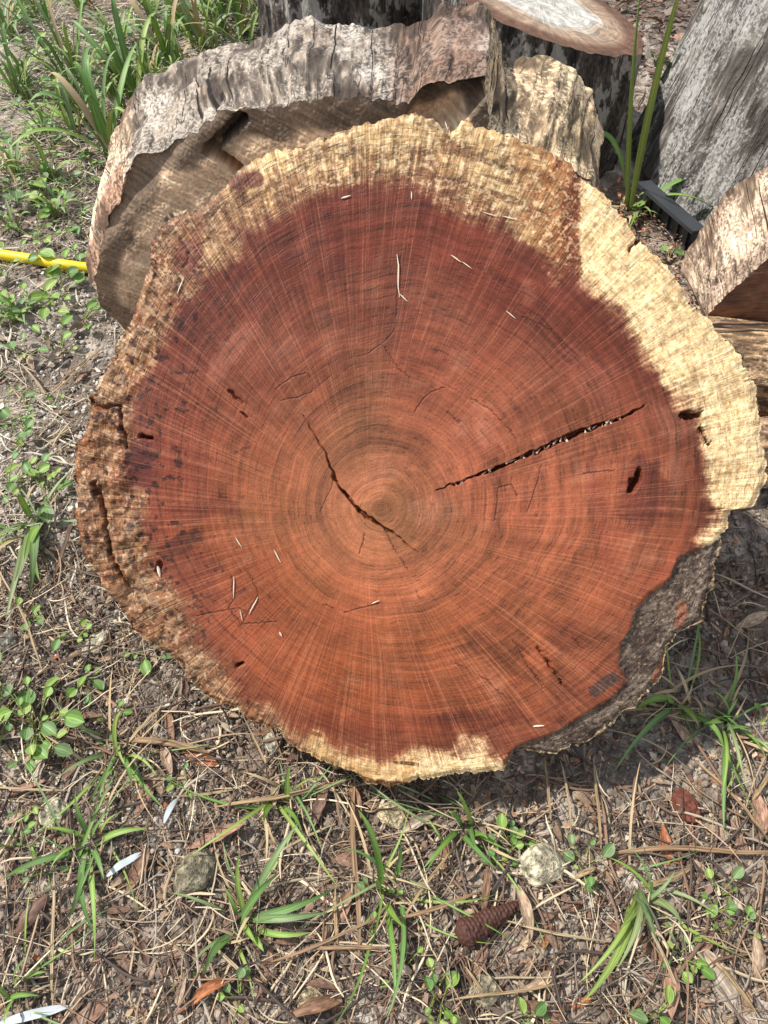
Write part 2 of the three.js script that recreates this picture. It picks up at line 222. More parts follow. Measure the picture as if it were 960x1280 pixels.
{
  const N = 2048, per = FTEX / U / N; // px units per texel
  // rays splatted into a weight map
  const ray = new Float32Array(N * N);
  const splat = (x, y, w) => { const fx = (x * U / FTEX + 0.5) * N - 0.5, fy = (y * U / FTEX + 0.5) * N - 0.5, i = Math.floor(fx), j = Math.floor(fy), a = fx - i, b = fy - j; if (i < 0 || j < 0 || i >= N - 1 || j >= N - 1) return; const o = j * N + i; ray[o] += w * (1 - a) * (1 - b); ray[o + 1] += w * a * (1 - b); ray[o + N] += w * (1 - a) * b; ray[o + N + 1] += w * a * b; };
  for (let k = 0; k < 7000; k++) {
    const th = rr(0, 6.2832), R = RF(th) / U, r0 = R * Math.sqrt(rnd()) - rr(20, 120), len = rr(50, 190) * (rnd() < 0.15 ? 2 : 1), clump = vn(th * 30, r0 * 0.012, 8), str = (Math.pow(rnd(), 3) * 0.62 + 0.1) * (0.45 + 1.1 * clump), sd = Math.floor(rnd() * 1e6);
    for (let r = Math.max(24, r0); r < Math.min(R, r0 + len); r += 0.4) { const q = (r - r0) / len, t = th + (vn(r * 0.012, th * 5, 7) - 0.5) * 0.03, w = str * Math.min(1, 4 * q, 4 * (1 - q)) * (0.3 + 1.0 * vn(r * 0.3, 0, sd)) * sst(30, 210, r); splat(r * Math.cos(t), r * Math.sin(t), w); }
  }
  const hb = hair.map(q => ({ q, bb: bbox(q) }));
  const ell = (x, y, px, py, a, b, rot) => { const [cx, cy] = toU([px, py]), dx = x - cx, dy = y - cy, c = Math.cos(rot), s = Math.sin(rot); return Math.hypot((dx * c + dy * s) / a, (-dx * s + dy * c) / b); };
  const stains = [[240, 312, 30, 17, 1.1, [98, 52, 42], 0.8], [317, 225, 20, 9, 0.1, [96, 52, 44], 0.8], [225, 680, 26, 9, 0.4, [60, 26, 20], 0.7], [180, 580, 14, 42, 0, [74, 32, 34], 0.6], [240, 640, 50, 12, 0.2, [110, 48, 34], 0.5], [805, 612, 24, 34, 0, [92, 42, 34], 0.55], [255, 735, 22, 60, 0.7, [92, 42, 30], 0.5], [555, 243, 12, 5, 0, [100, 60, 40], 0.8], [700, 790, 30, 16, -0.6, [110, 52, 34], 0.5], [748, 635, 10, 60, 0.2, [126, 60, 45], 0.4], [390, 330, 60, 20, 0.6, [100, 48, 38], 0.35], [290, 440, 34, 12, 0.9, [176, 106, 84], 0.55], [365, 430, 22, 10, 0.5, [178, 110, 86], 0.45], [735, 470, 40, 22, -0.7, [166, 90, 70], 0.5], [650, 830, 60, 16, -0.5, [96, 48, 26], 0.5], [600, 900, 70, 12, 0, [92, 38, 24], 0.6], [480, 905, 90, 14, 0, [108, 46, 28], 0.5], [870, 470, 16, 8, 0.9, [150, 120, 84], 0.5]].map(s => ({ s, c: toU([s[0], s[1]]) }));
  const [pcx, pcy] = toU([487, 628]);
  const notch = [[735, 858], [768, 838], [778, 848], [745, 872], [737, 870]].map(toU), redS = [[[845, 785], [850, 752], [860, 750], [862, 768], [852, 788]], [[815, 850], [832, 822], [836, 835], [822, 858]]].map(l => l.map(toU));
  const col = new Float32Array(3); const bumpArr = new Uint8Array(N * N);
  const map = tex(N, N, (i, j, c) => {
    const x = (i + 0.5) * per - FTEX / U / 2, y = (j + 0.5) * per - FTEX / U / 2, r = Math.hypot(x, y), th = Math.atan2(y, x), R = RF(th) / U, thn = th / 6.283185307 + 0.5, tn = (f, yy, s) => vnt(thn * f, yy + 64, f, 1 << 20, s);
    if (r > R + 25) { setc(c, [150, 120, 80]); bumpArr[j * N + i] = 128; return; }
    const big = fbm(x * 0.008 + 40, y * 0.008 + 40, 1, 3) - 0.5, mid = fbm(x * 0.035 + 40, y * 0.035 + 9, 2, 3) - 0.5, fine = fbr(x * 0.42 + y * 0.2, y * 0.42 - x * 0.2, 3, 2) - 0.5, vf = h2(i, j, 4) - 0.5;
    const polarStreak = tn(940, r * 0.02, 5) - 0.5, streak2 = tn(2640, r * 0.03, 6) - 0.5;
    const hd = heartD(x, y) + mid * 44 + polarStreak * 6 + streak2 * 6 + fine * 8, gd = greyD(x, y) + mid * 14 + fine * 5;
    // ring coordinate: round near the pith, following the outline outside
    const rc = Math.hypot(x - pcx * 0.6, y - pcy * 0.6), Rm = mix(360, RFs(th) / U, sst(20, 260, r)), q = rc / Rm * 360 + big * 9 + (fbr(x * 0.02 + 30, y * 0.02 + 30, 9, 2) - 0.5) * 7 + mid * 2;
    const r1 = vn(q * 0.075, 3.5, 11) - 0.5, r2 = vn(q * 0.2, fbr(x * 0.004 + 9, y * 0.004 + 9, 12, 2) * 6, 12) - 0.5, ang_ = fbr(x * 0.006 + 19, y * 0.006 + 9, 13, 2) * 14, r3 = vn(q * 0.62, ang_, 13) - 0.5, thin = sst(0.78, 0.95, vn(q * 0.42, ang_ * 0.7, 15)), pal_ = sst(0.8, 0.95, vn(q * 0.5, ang_ * 0.8, 16));
    const pore = vn(q * 0.95, th * r * 0.16, 14);
    // heartwood
    const mauve = sst(-150, 200, y + big * 260 + mid * 120);
    setc(c, [mix(152, 134, mauve), mix(76, 68, mauve), mix(38, 47, mauve)]);
    lerpc(c, [164, 94, 66], sst(-60, 220, x + big * 400) * 0.6);
    lerpc(c, [162, 92, 58], sst(-40, -200, x + big * 300) * sst(160, -60, y + big * 200) * 0.5);
    lerpc(c, [174, 116, 80], sst(190, 30, r + big * 150) * 0.7);
    lerpc(c, [128, 82, 52], sst(0.62, 0.78, vn(x * 0.03 + 5, y * 0.03, 17) + sst(50, 20, rc) * 0.25) * sst(80, 40, rc) * 0.6);
    lerpc(c, [104, 46, 32], sst(-150, -8, hd + r1 * 60 + big * 120) * (0.34 + 0.7 * sst(0, 200, y + big * 200)) * 0.9);
    lerpc(c, [92, 44, 32], sst(-34, -6, hd) * 0.4);
    lerpc(c, [196, 136, 108], sst(0.62, 0.8, fbm(x * 0.02 + 60, y * 0.02 + 30, 18, 4)) * 0.3);
    let k = 0.88 + r1 * 0.12 + r2 * 0.15 + r3 * 0.17 - thin * 0.15 + pal_ * 0.1 + big * 0.36 + mid * 0.32 + polarStreak * 0.09 + streak2 * 0.09 + fine * 0.13 + vf * 0.14; if (pore < 0.2) k -= (0.2 - pore) * 1.1;
    // sapwood
    const sap = sst(-11, 13, hd);
    if (sap > 0) {
      const xs = mix(stB[0], stA[0], (y - stB[1]) / (stA[1] - stB[1])), right = y < stB[1] ? (x > 60 ? 1 : 0) : sst(-5, 6, x - xs + mid * 12 + fine * 6), leftS = sst(-40, -170, x - Math.max(0, -y) * 0.1 + mid * 130 + Math.max(0, y - 200) * 0.22);
      const sc = [196, 162, 116]; if (right > 0) lerpc(sc, [220, 188, 140], right);
      lerpc(sc, [128, 92, 68], leftS * 0.95); lerpc(sc, [116, 60, 38], leftS * sst(34, 0, hd + mid * 50) * 0.8);
      const blot = fbm(x * 0.045, y * 0.045, 22, 4), sp = clamp((fbr(x * 0.2 + y * 0.11, y * 0.2 - x * 0.11, 23, 3) - 0.5) * 1.7 + 0.5), depth = (R - r) / Math.max(20, R - r + Math.max(0, hd));
      if (leftS > 0.05) { lerpc(sc, [104, 60, 38], sst(0.46, 0.6, blot) * leftS * 0.85); lerpc(sc, [140, 84, 48], sst(0.55, 0.65, fbm(x * 0.03 + 8, y * 0.03, 24, 3)) * leftS * 0.4); lerpc(sc, [70, 46, 34], sst(0.55, 0.75, clamp((fbr(x * 0.13, y * 0.13, 26, 3) - 0.5) * 1.8 + 0.5)) * leftS * 0.65); lerpc(sc, [46, 28, 20], sst(0.64, 0.76, fbr(x * 0.08, y * 0.08, 25, 4)) * leftS * 0.8); lerpc(sc, [196, 168, 134], sst(0.6, 0.85, sp) * leftS * 0.6); }
      const topS = (1 - right) * (1 - leftS) * sst(0, 80, y);
      if (topS > 0.05) { lerpc(sc, [112, 70, 48], sst(52, 0, hd + (blot - 0.5) * 90 + polarStreak * 30) * topS * 0.9); lerpc(sc, [92, 60, 40], sst(0.63, 0.72, tn(31, q * 0.16, 27) * 0.6 + blot * 0.4) * topS * 0.75); { const sd = xs - x + mid * 60 + polarStreak * 30; lerpc(sc, [128, 70, 38], sst(85, 15, sd) * topS * 0.75); lerpc(sc, [92, 38, 24], sst(30, 4, sd + (y - stB[1]) * 0.05) * topS * 0.85); } lerpc(sc, [120, 84, 54], sst(0.45, 0.2, tn(1630, r * 0.12, 28)) * topS * 0.6); lerpc(sc, [60, 44, 32], sst(0.62, 0.76, fbr(x * 0.07, y * 0.13, 29, 3)) * topS * 0.5); }
      const bot = (1 - leftS) * sst(-200, -260, y) * (1 - right); if (bot > 0) { lerpc(sc, [186, 142, 92], bot * 0.6); lerpc(sc, [84, 48, 26], sst(0.6, 0.7, tn(25, q * 0.13, 33)) * bot * 0.9); }
      lerpc(sc, [146, 104, 56], sst(0.6, 0.74, blot) * right * 0.2);
      lerpc(sc, [236, 216, 174], sst(0.55, 0.8, sp) * (1 - leftS) * 0.5); lerpc(sc, [158, 120, 76], sst(0.36, 0.14, sp) * 0.45 + sst(0.2, 0.05, pore) * 0.4);
      lerpc(c, sc, sap); k = mix(k, 1 + streak2 * 0.3 + polarStreak * 0.14 + r3 * 0.18 + fine * 0.2 + vf * 0.16 + mid * 0.2, sap);
    }
    const grey = sst(3, -3, gd);
    if (grey > 0) { const s1 = clamp((fbr(x * 0.3, y * 0.3, 41, 3) - 0.5) * 1.7 + 0.5), gc = [100, 86, 74]; lerpc(gc, [66, 53, 45], sst(0.45, 0.7, fbm(x * 0.05, y * 0.05, 42, 3))); lerpc(gc, [160, 140, 120], sst(0.66, 0.9, s1) * 0.6); lerpc(gc, [52, 41, 35], sst(0.35, 0.1, s1) * 0.8); lerpc(c, gc, grey); k = mix(k, 1 + fine * 0.25 + vf * 0.2, grey); }
    for (const p of redS) if (Math.abs(x - p[0][0]) < 40 && Math.abs(y - p[0][1]) < 50 && inPoly(x + mid * 6, y + fine * 6, p)) { setc(c, [126, 82, 62]); k = 1 + fine * 0.4; }
    if (Math.abs(x - notch[0][0]) < 60 && Math.abs(y - notch[0][1]) < 50 && inPoly(x + fine * 4, y + mid * 8, notch)) { setc(c, [70, 50, 44]); k = 1 + fine * 0.7 + vf * 0.3; }
    for (const { s, c: cc } of stains) { const dx = x - cc[0], dy = y - cc[1]; if (Math.abs(dx) > 130 || Math.abs(dy) > 130) continue; const co = Math.cos(s[4]), si = Math.sin(s[4]), e = Math.hypot((dx * co + dy * si) / s[2], (-dx * si + dy * co) / s[3]) + mid * 1.6 + polarStreak * 0.5; lerpc(c, s[5], sst(1.25, 0.75, e) * s[6]); }
    // dark resin flecks on the left border, as on the photograph
    const fl = fbm(x * 0.14, y * 0.14, 51, 3) + sst(60, 0, Math.abs(hd + 14)) * 0.1 + sst(-150, -260, x) * 0.06; lerpc(c, [42, 20, 18], sst(0.77, 0.83, fl) * 0.8 * sst(-60, -240, x + mid * 80));
    mulc(c, k);
    const rw = Math.min(1, ray[j * N + i] * 0.9) * (1 - grey * 0.85) * mix(0.8, 0.95, sap); lerpc(c, sap > 0.5 ? [236, 212, 166] : [222, 156, 120], rw * 0.45);
    let hc = 0; for (const { q: hq, bb } of hb) if (x > bb[0] && x < bb[1] && y > bb[2] && y < bb[3]) { const d = polyD(x + mid * 9 + fine * 2.5, y + fine * 2.5, hq)[0], w = 0.4 + 0.8 * (vn(x * 0.15, y * 0.15, 55) - 0.35); hc = Math.max(hc, sst(w + 0.7, w * 0.3, d) * sst(0.25, 0.4, vn(x * 0.06, y * 0.06, 56) + 0.12)); }
    lerpc(c, [62, 30, 22], hc * 0.45);
    const cd = crackDepth(x, y); lerpc(c, [120, 66, 46], sst(0, 0.008, cd) * 0.6);
    bumpArr[j * N + i] = clamp(128 + (r3 * 24 + fine * 26 + vf * 22 + (pore < 0.2 ? -30 : 0)) * (1 + sap * 1.1 + grey * 1.6) + rw * 26 + streak2 * 30 * sap + (sap ? (fbr(x * 0.2 + y * 0.11, y * 0.2 - x * 0.11, 23, 3) - 0.5) * 70 * sap : 0) - hc * 110, 0, 255);
  }, true, false);
  const bump = tex(N, N, (i, j, c) => { c[0] = c[1] = c[2] = bumpArr[j * N + i]; }, false, false);
  // angles: even, with many more across the long radial check
  const th = []; for (let i = 0; i < 1250; i++) th.push(i / 1250 * 2 * Math.PI);
  const tc = Math.atan2(...toU([680, 560]).reverse()); for (let i = 0; i < 130; i++) th.push(tc + (i / 130 - 0.5) * 0.09 + 0.0001);
  th.sort((a, b) => a - b);
  const root = thing('tree_slice', 'large round slice of reddish heartwood with yellow sapwood edge leaning on another slice', 'wood slice');
  buildSlab({ root, C: FC, fr: F, Rf: RF, T: FT, thetas: th, rimThetas: range(900), nr: 330, tex: FTEX, nw: 12,
    jag: t => (fbm(t * 40, 2, 81, 3) - 0.5) * 0.007 + (vn(t * 190, 2, 82) - 0.5) * 0.003, h: faceH,
    faceMat: new THREE.MeshPhysicalMaterial({ map, bumpMap: bump, bumpScale: 0.0017, roughness: 0.58, specularIntensity: 0.5 }),
    rimDisp: (a, w) => (fbm(a * 60, w * 2, 91, 3) - 0.5) * 0.016 - w * w * 0.006, rimCol: (t, w, a) => { const n = fbm(a * 9, w * 2, 93, 3); return [mix(0.3, 0.62, n), mix(0.19, 0.47, n), mix(0.11, 0.29, n)]; },
    rimMat: fiberMat(0.006), backMat: backWood });
  // pale torn splinters standing on the face
  const spl = [[[497, 318], [499, 372], 3], [[499, 368], [510, 377], 2.2], [[563, 320], [577, 328], 2.6], [[577, 328], [590, 336], 2], [[427, 249], [438, 244], 3.2], [[603, 266], [622, 270], 1.8], [[628, 271], [648, 274], 2.2], [[294, 672], [303, 684], 2], [[342, 687], [352, 703], 2.4], [[292, 720], [293, 748], 2.2], [[322, 746], [312, 768], 2.4], [[349, 790], [353, 795], 3.5], [[196, 708], [202, 720], 6], [[667, 909], [680, 906], 4], [[632, 389], [645, 398], 2], [[300, 762], [304, 776], 1.6], [[514, 240], [515, 250], 2.4], [[465, 755], [474, 750], 2.2], [[222, 367], [229, 345], 2.2], [[556, 152], [560, 162], 2], [[690, 190], [694, 200], 1.6]];
  const sm = new THREE.MeshStandardMaterial({ color: new THREE.Color(0.74, 0.62, 0.48), roughness: 0.8 });
  for (const [a, b, w] of spl) { const A = toF(a), B = toF(b), L = Math.hypot(B[0] - A[0], B[1] - A[1]), g = new THREE.CylinderGeometry(w * U * 0.28, w * U * 0.42, L, 6, 4); const p = g.attributes.position; for (let i = 0; i < p.count; i++) { const y = p.getY(i), t = Math.abs(y / L * 2); p.setX(i, p.getX(i) * (1 - t * t * 0.7) + Math.sin(y * 190) * w * U * 0.25); p.setZ(i, p.getZ(i) * 0.6); } g.computeVertexNormals(); const m = part(root, 'splinter', g, sm); m.position.set((A[0] + B[0]) / 2, (A[1] + B[1]) / 2, faceH((A[0] + B[0]) / 2, (A[1] + B[1]) / 2, 0.5) + 0.0012); if (m.position.z < -0.004) m.position.z = 0.001; m.rotation.z = Math.atan2(B[1] - A[1], B[0] - A[0]) - Math.PI / 2; }
  const tm = new THREE.MeshStandardMaterial({ color: new THREE.Color(0.56, 0.38, 0.27), roughness: 0.85 });
  // torn fibres bridging the long check
  const L = cracks[0].p; for (let k = 0; k < 46; k++) { const t = rr(0.6, 7.2), i = Math.floor(t), p = [mix(L[i][0], L[i + 1][0], t - i), mix(L[i][1], L[i + 1][1], t - i)], q = toF(p), g = new THREE.ConeGeometry(rr(0.0008, 0.0018), rr(0.005, 0.009), 5); const m = part(root, 'torn_fibre', g, tm); m.position.set(q[0] + rr(-.001, .001), q[1] + rr(-.0025, .0025), -0.003 - rr(0, 0.004)); m.rotation.set(rr(-0.7, 0.7), rr(-1, 1), rr(-1.4, 1.0)); }
}
// ---------------------------------------------------------------- the slice behind it
const B = frame(10 * Math.PI / 180);
const frontBack = atPlane(520, 141, P0, F.n).addScaledVector(F.n, -FT);          // rear top edge of the front slice leans here
const BP0 = frontBack.clone().addScaledVector(B.n, -0.012), BT = 0.235;
const BC = atPlane(430, 330, BP0, B.n);
const toB = (q, rear) => { const P = rear ? BP0.clone().addScaledVector(B.n, -BT) : BP0, p = atPlane(q[0], q[1], P, B.n).sub(BC); return [p.dot(B.u), p.dot(B.v)]; };
{
  const bot = BC.y / B.v.y; // distance down the face to the ground
  const low = [[0.33, -bot * 0.55], [0.26, -bot * 0.86], [0.1, -bot * 1.0], [-0.08, -bot * 0.99], [-0.2, -bot * 0.8]];
  const front = [[748, 240], [735, 225], [690, 200], [640, 172], [612, 160], [606, 100], [588, 103], [562, 108], [537, 108], [526, 114], [511, 131], [491, 129], [459, 123], [404, 123], [362, 131], [330, 137], [305, 135], [272, 140], [250, 163], [218, 178], [200, 195], [172, 197], [157, 222], [150, 250], [140, 265], [128, 305], [118, 350], [122, 378], [150, 407]].map(q => toB(q));
  const Pf = [...front, ...low.slice().reverse()].sort((a, b) => Math.atan2(a[1], a[0]) - Math.atan2(b[1], b[0]));
  const rear = [[748, 205], [746, 150], [737, 122], [722, 88], [700, 70], [660, 66], [628, 70], [620, 28], [605, 9], [575, 8], [550, 8], [535, 30], [505, 38], [470, 38], [425, 28], [390, 24], [350, 36], [320, 50], [290, 58], [255, 70], [225, 84], [195, 98], [176, 112], [160, 130], [142, 170], [128, 215], [119, 270], [114, 345]].map(q => toB(q, true));
  const lowR = low.map(p => [p[0] * 0.97, p[1] * 0.86]);
  const Pr = [...rear, ...lowR].sort((a, b) => Math.atan2(a[1], a[0]) - Math.atan2(b[1], b[0]));
  const Rf = polar(Pf), Rr = polar(Pr), ang = q => { const p = toB(q); let t = Math.atan2(p[1], p[0]); return t < 0 ? t + 2 * Math.PI : t; };
  const tPale = ang([608, 120]), tLeft = ang([160, 215]), tN0 = ang([524, 110]);
  const crk = [[262, 188], [290, 205], [312, 222]].map(q => toB(q)), crk2 = [[262, 188], [285, 165], [302, 148]].map(q => toB(q));
  const h = (x, y, f) => { let v = (fbm(x * 9, y * 9, 111, 3) - 0.5) * 0.012 + (fbm(x * 60, y * 60, 112, 3) - 0.5) * 0.004; const th = Math.atan2(y, x), t = th < 0 ? th + 6.2832 : th;
    const d = Math.min(polyD(x, y, crk)[0], polyD(x, y, crk2)[0]); v -= sst(0.008, 0.004, d) * 0.05; 
    if (t > tPale - 0.02 && t < tN0 + 0.05) v -= sst(0.62, 0.8, f) * 0.045 * sst(tPale - 0.02, tPale + 0.08, t) * sst(tN0 + 0.05, tN0 - 0.08, t);
    v -= 0.012 * sst(-0.02, 0.02, y - 0.06 - x * 0.9 - 0.25); return v; };
  const N = 1024, S = 1.0, barr = null;
  const { map, bump } = tex2(N, N, (i, j, c) => { const x = (i / N - 0.5) * S, y = (j / N - 0.5) * S, r = Math.hypot(x, y), th = Math.atan2(y, x), R = Rf(th); const n = fbm(x * 30, y * 30, 121, 4) - 0.5, big = fbm(x * 7, y * 7, 122, 3) - 0.5, g = vn(x * 480, y * 480, 123) - 0.5, kerf = vn((x * 0.9 - y * 0.45) * 26, (x * 0.45 + y * 0.9) * 420, 125) - 0.5, e = R - r;
    setc(c, [230, 196, 162]); lerpc(c, [176, 112, 84], sst(0.1, 0.3, x + big * 0.2)); lerpc(c, [118, 100, 84], sst(0.04, 0.022, e + n * 0.03) * 0.95); lerpc(c, [176, 140, 108], sst(0.05, -0.1, x + 0.26 + n * 0.1) * 0.4);
    mulc(c, 1 + n * 0.5 + big * 0.3 + g * 0.25 + kerf * 0.25); return 128 + n * 120 + g * 60 + kerf * 60; });
  const root = thing('tree_slice', 'thick grey weathered slice standing upright behind the reddish one, its rim facing up', 'wood slice');
  const chunky = (a, w) => (fbr(a * 9, w * 2.1, 131, 2) - 0.5) * 0.026 + (fbr(a * 38, w * 9, 134, 3) - 0.5) * 0.008 + (fbm(a * 230, w * 9, 132, 2) - 0.5) * 0.0014 + (fbr(a * 90, w * 22, 139, 2) - 0.5) * 0.004;
  buildSlab({ root, C: BC, fr: B, Rf, Rr, T: BT, thetas: range(620), rimThetas: range(1000), nr: 130, tex: S, nw: 46, rimName: 'weathered_rim',
    jag: t => (fbm(t * 30, 5, 141, 3) - 0.5) * 0.009, h, faceMat: new THREE.MeshStandardMaterial({ map, bumpMap: bump, bumpScale: 0.004, roughness: 0.9 }),
    rimDisp: (a, w, t) => (chunky(a, w) * (t > 3.6 && t < 5.8 ? 0.3 : t < tPale ? 0.55 : 1)) * sst(0, 0.12, w) + (w > 0.9 ? (fbm(a * 50, 1, 134, 3) - 0.5) * 0.012 * (w - 0.9) * 10 : 0),
    rimBlend: w => w,
    Tf: t => BT * (t > 0.2 && t < tPale ? 0.97 + (fbm(t * 22, 3, 136, 4) - 0.5) * 0.2 : 1 + (fbm(t * 14, 3, 137, 3) - 0.5) * 0.07),
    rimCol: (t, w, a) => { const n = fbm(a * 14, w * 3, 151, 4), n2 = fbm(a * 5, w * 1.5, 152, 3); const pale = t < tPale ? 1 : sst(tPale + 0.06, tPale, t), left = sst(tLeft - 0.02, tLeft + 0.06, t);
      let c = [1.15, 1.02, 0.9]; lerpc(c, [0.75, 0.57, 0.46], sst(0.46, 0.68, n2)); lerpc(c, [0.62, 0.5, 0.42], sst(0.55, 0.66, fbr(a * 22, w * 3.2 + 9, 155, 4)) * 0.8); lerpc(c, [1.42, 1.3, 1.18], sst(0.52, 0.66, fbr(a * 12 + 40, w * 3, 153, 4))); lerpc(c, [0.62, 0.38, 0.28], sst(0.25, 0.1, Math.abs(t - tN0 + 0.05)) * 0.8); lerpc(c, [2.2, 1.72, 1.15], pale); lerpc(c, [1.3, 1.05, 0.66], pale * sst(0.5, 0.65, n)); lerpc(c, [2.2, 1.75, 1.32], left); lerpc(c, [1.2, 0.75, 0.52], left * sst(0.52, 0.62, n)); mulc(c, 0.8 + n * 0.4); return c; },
    rimMat: chunkMat(0.005), backMat: backWood });
}

// ---------------------------------------------------------------- standing and lying logs
function logGeo({ len, r0, r1, flare = 0, seg = 160, rows = 60, wob = 0.03, rough = 0.01, seed = 1, tile = 0.4, tilt = [0, 0], col }) { // axis +y, base at 0, top cut tilted
  const pos = [], uv = [], idx = [], cl = [], topIdx = [];
  for (let j = 0; j <= rows; j++) for (let i = 0; i <= seg; i++) { const th = (i % seg) / seg * 2 * Math.PI, w = j / rows, lob = 1 + (fbm(Math.cos(th) * 1.5 + 7, Math.sin(th) * 1.5 + 3, seed, 3) - 0.5) * wob * 8 * (1 + flare * (1 - w)); let r = mix(r0, r1, w) * lob + flare * Math.pow(1 - w, 3) * r0 * 0.5;
    r += (fbm(Math.cos(th) * 7 + 20, Math.sin(th) * 7 + w * len * 3, seed + 5, 4) - 0.5) * rough * 4 + (fbm(Math.cos(th) * 28 + 40, Math.sin(th) * 28 + w * len * 9, seed + 8, 3) - 0.5) * rough * 1.5;
    const x = r * Math.cos(th), z = r * Math.sin(th); pos.push(x, w * (len + tilt[0] * x + tilt[1] * z), z); uv.push(i / seg * 2 * Math.PI * r0 / tile, w * len / tile); const c = col ? col(th, w) : [1, 1, 1]; cl.push(...c); }
  for (let j = 0; j < rows; j++) for (let i = 0; i < seg; i++) { const a = j * (seg + 1) + i, b = a + 1, c = a + seg + 1, d = c + 1; idx.push(a, c, b, b, c, d); }
  const side = meshFrom(pos, uv, idx, cl);
  const cap = w => { const p = [], u = [], ix = []; const NRc = 24; for (let j = 0; j <= NRc; j++) for (let i = 0; i <= seg; i++) { const o = ((w ? rows : 0) * (seg + 1) + i) * 3, f = j / NRc, x = pos[o] * f, z = pos[o + 2] * f; p.push(x, (w ? len + tilt[0] * x + tilt[1] * z : 0) + (f < 1 ? (fbm(x * 30 + 5, z * 30, seed + 60, 3) - 0.5) * 0.006 : 0), z); u.push(x / 0.5 + 0.5, z / 0.5 + 0.5); } for (let j = 0; j < NRc; j++) for (let i = 0; i < seg; i++) { const a = j * (seg + 1) + i, b = a + 1, c = a + seg + 1, d = c + 1; w ? ix.push(a, b, c, b, d, c) : ix.push(a, c, b, b, c, d); } return meshFrom(p, u, ix); };
  return { side, top: cap(1), base: cap(0) };
}
const barkMat = new THREE.MeshStandardMaterial({ map: BARK.map, bumpMap: BARK.bump, bumpScale: 0.012, vertexColors: true, roughness: 0.95 });
const trunkMat = new THREE.MeshStandardMaterial({ map: TRUNK.map, bumpMap: TRUNK.bump, bumpScale: 0.007, vertexColors: true, roughness: 0.92 });
const endTex = (a, b, centre, R) => tex2(512, 512, (i, j, c) => { const x = i / 512 - 0.5, y = j / 512 - 0.5, r = Math.hypot(x, y), n = fbm(x * 40 + 9, y * 40, 611, 4) - 0.5, big = fbm(x * 9 + 9, y * 9, 612, 3) - 0.5, ring = vn(r * 220 + big * 12, 1, 613) - 0.5, ra = vn(Math.atan2(y, x) * 40, r * 8, 614) - 0.5; setc(c, a); lerpc(c, b, sst(R * 0.8, R * 0.95, r + n * 0.03)); lerpc(c, centre, sst(R * 0.72, R * 0.55, r + big * 0.12 + n * 0.04)); mulc(c, 1 + n * 0.5 + ring * 0.2 + ra * 0.18); return 128 + n * 140 + ring * 60 + ra * 40; });
{
  // bark-covered stump with a pale sloping sawn top
  const p = atY(680, 45, 0.27); const t = endTex([158, 134, 112], [104, 74, 56], [196, 192, 182], 0.42);
  const g = logGeo({ len: 0.30, r0: 0.235, r1: 0.228, wob: 0.012, rough: 0.006, seed: 71, tilt: [-0.3, 0.05] });
  const root = thing('log_stump', 'short upright log with dark lichened bark and a whitish sawn top', 'log', V(0.315, -0.01, -1.77));
  part(root, 'bark', g.side, barkMat); part(root, 'sawn_top', g.top, new THREE.MeshStandardMaterial({ map: t.map, bumpMap: t.bump, bumpScale: 0.004, roughness: 0.85 })); part(root, 'sawn_base', g.base, backWood);
}
{
  const g = logGeo({ len: 0.75, r0: 0.19, r1: 0.17, wob: 0.014, rough: 0.008, seed: 83 });
  const root = thing('log_stump', 'upright dark barked log standing behind the grey slice', 'log', V(-0.1, -0.01, -2.0));
  part(root, 'bark', g.side, barkMat); part(root, 'sawn_top', g.top, backWood); part(root, 'sawn_base', g.base, backWood);
}
{
  const g = logGeo({ len: 1.3, r0: 0.33, r1: 0.25, flare: 0.25, wob: 0.018, rough: 0.008, seed: 97, seg: 260, rows: 120, tile: 0.45 });
  const root = thing('weathered_log', 'big upright grey barkless trunk with long cracks and pale lichen', 'log', V(0.925, -0.01, -1.62)); root.rotation.z = -0.1;
  part(root, 'weathered_side', g.side, trunkMat); part(root, 'sawn_top', g.top, backWood); part(root, 'sawn_base', g.base, backWood);
}
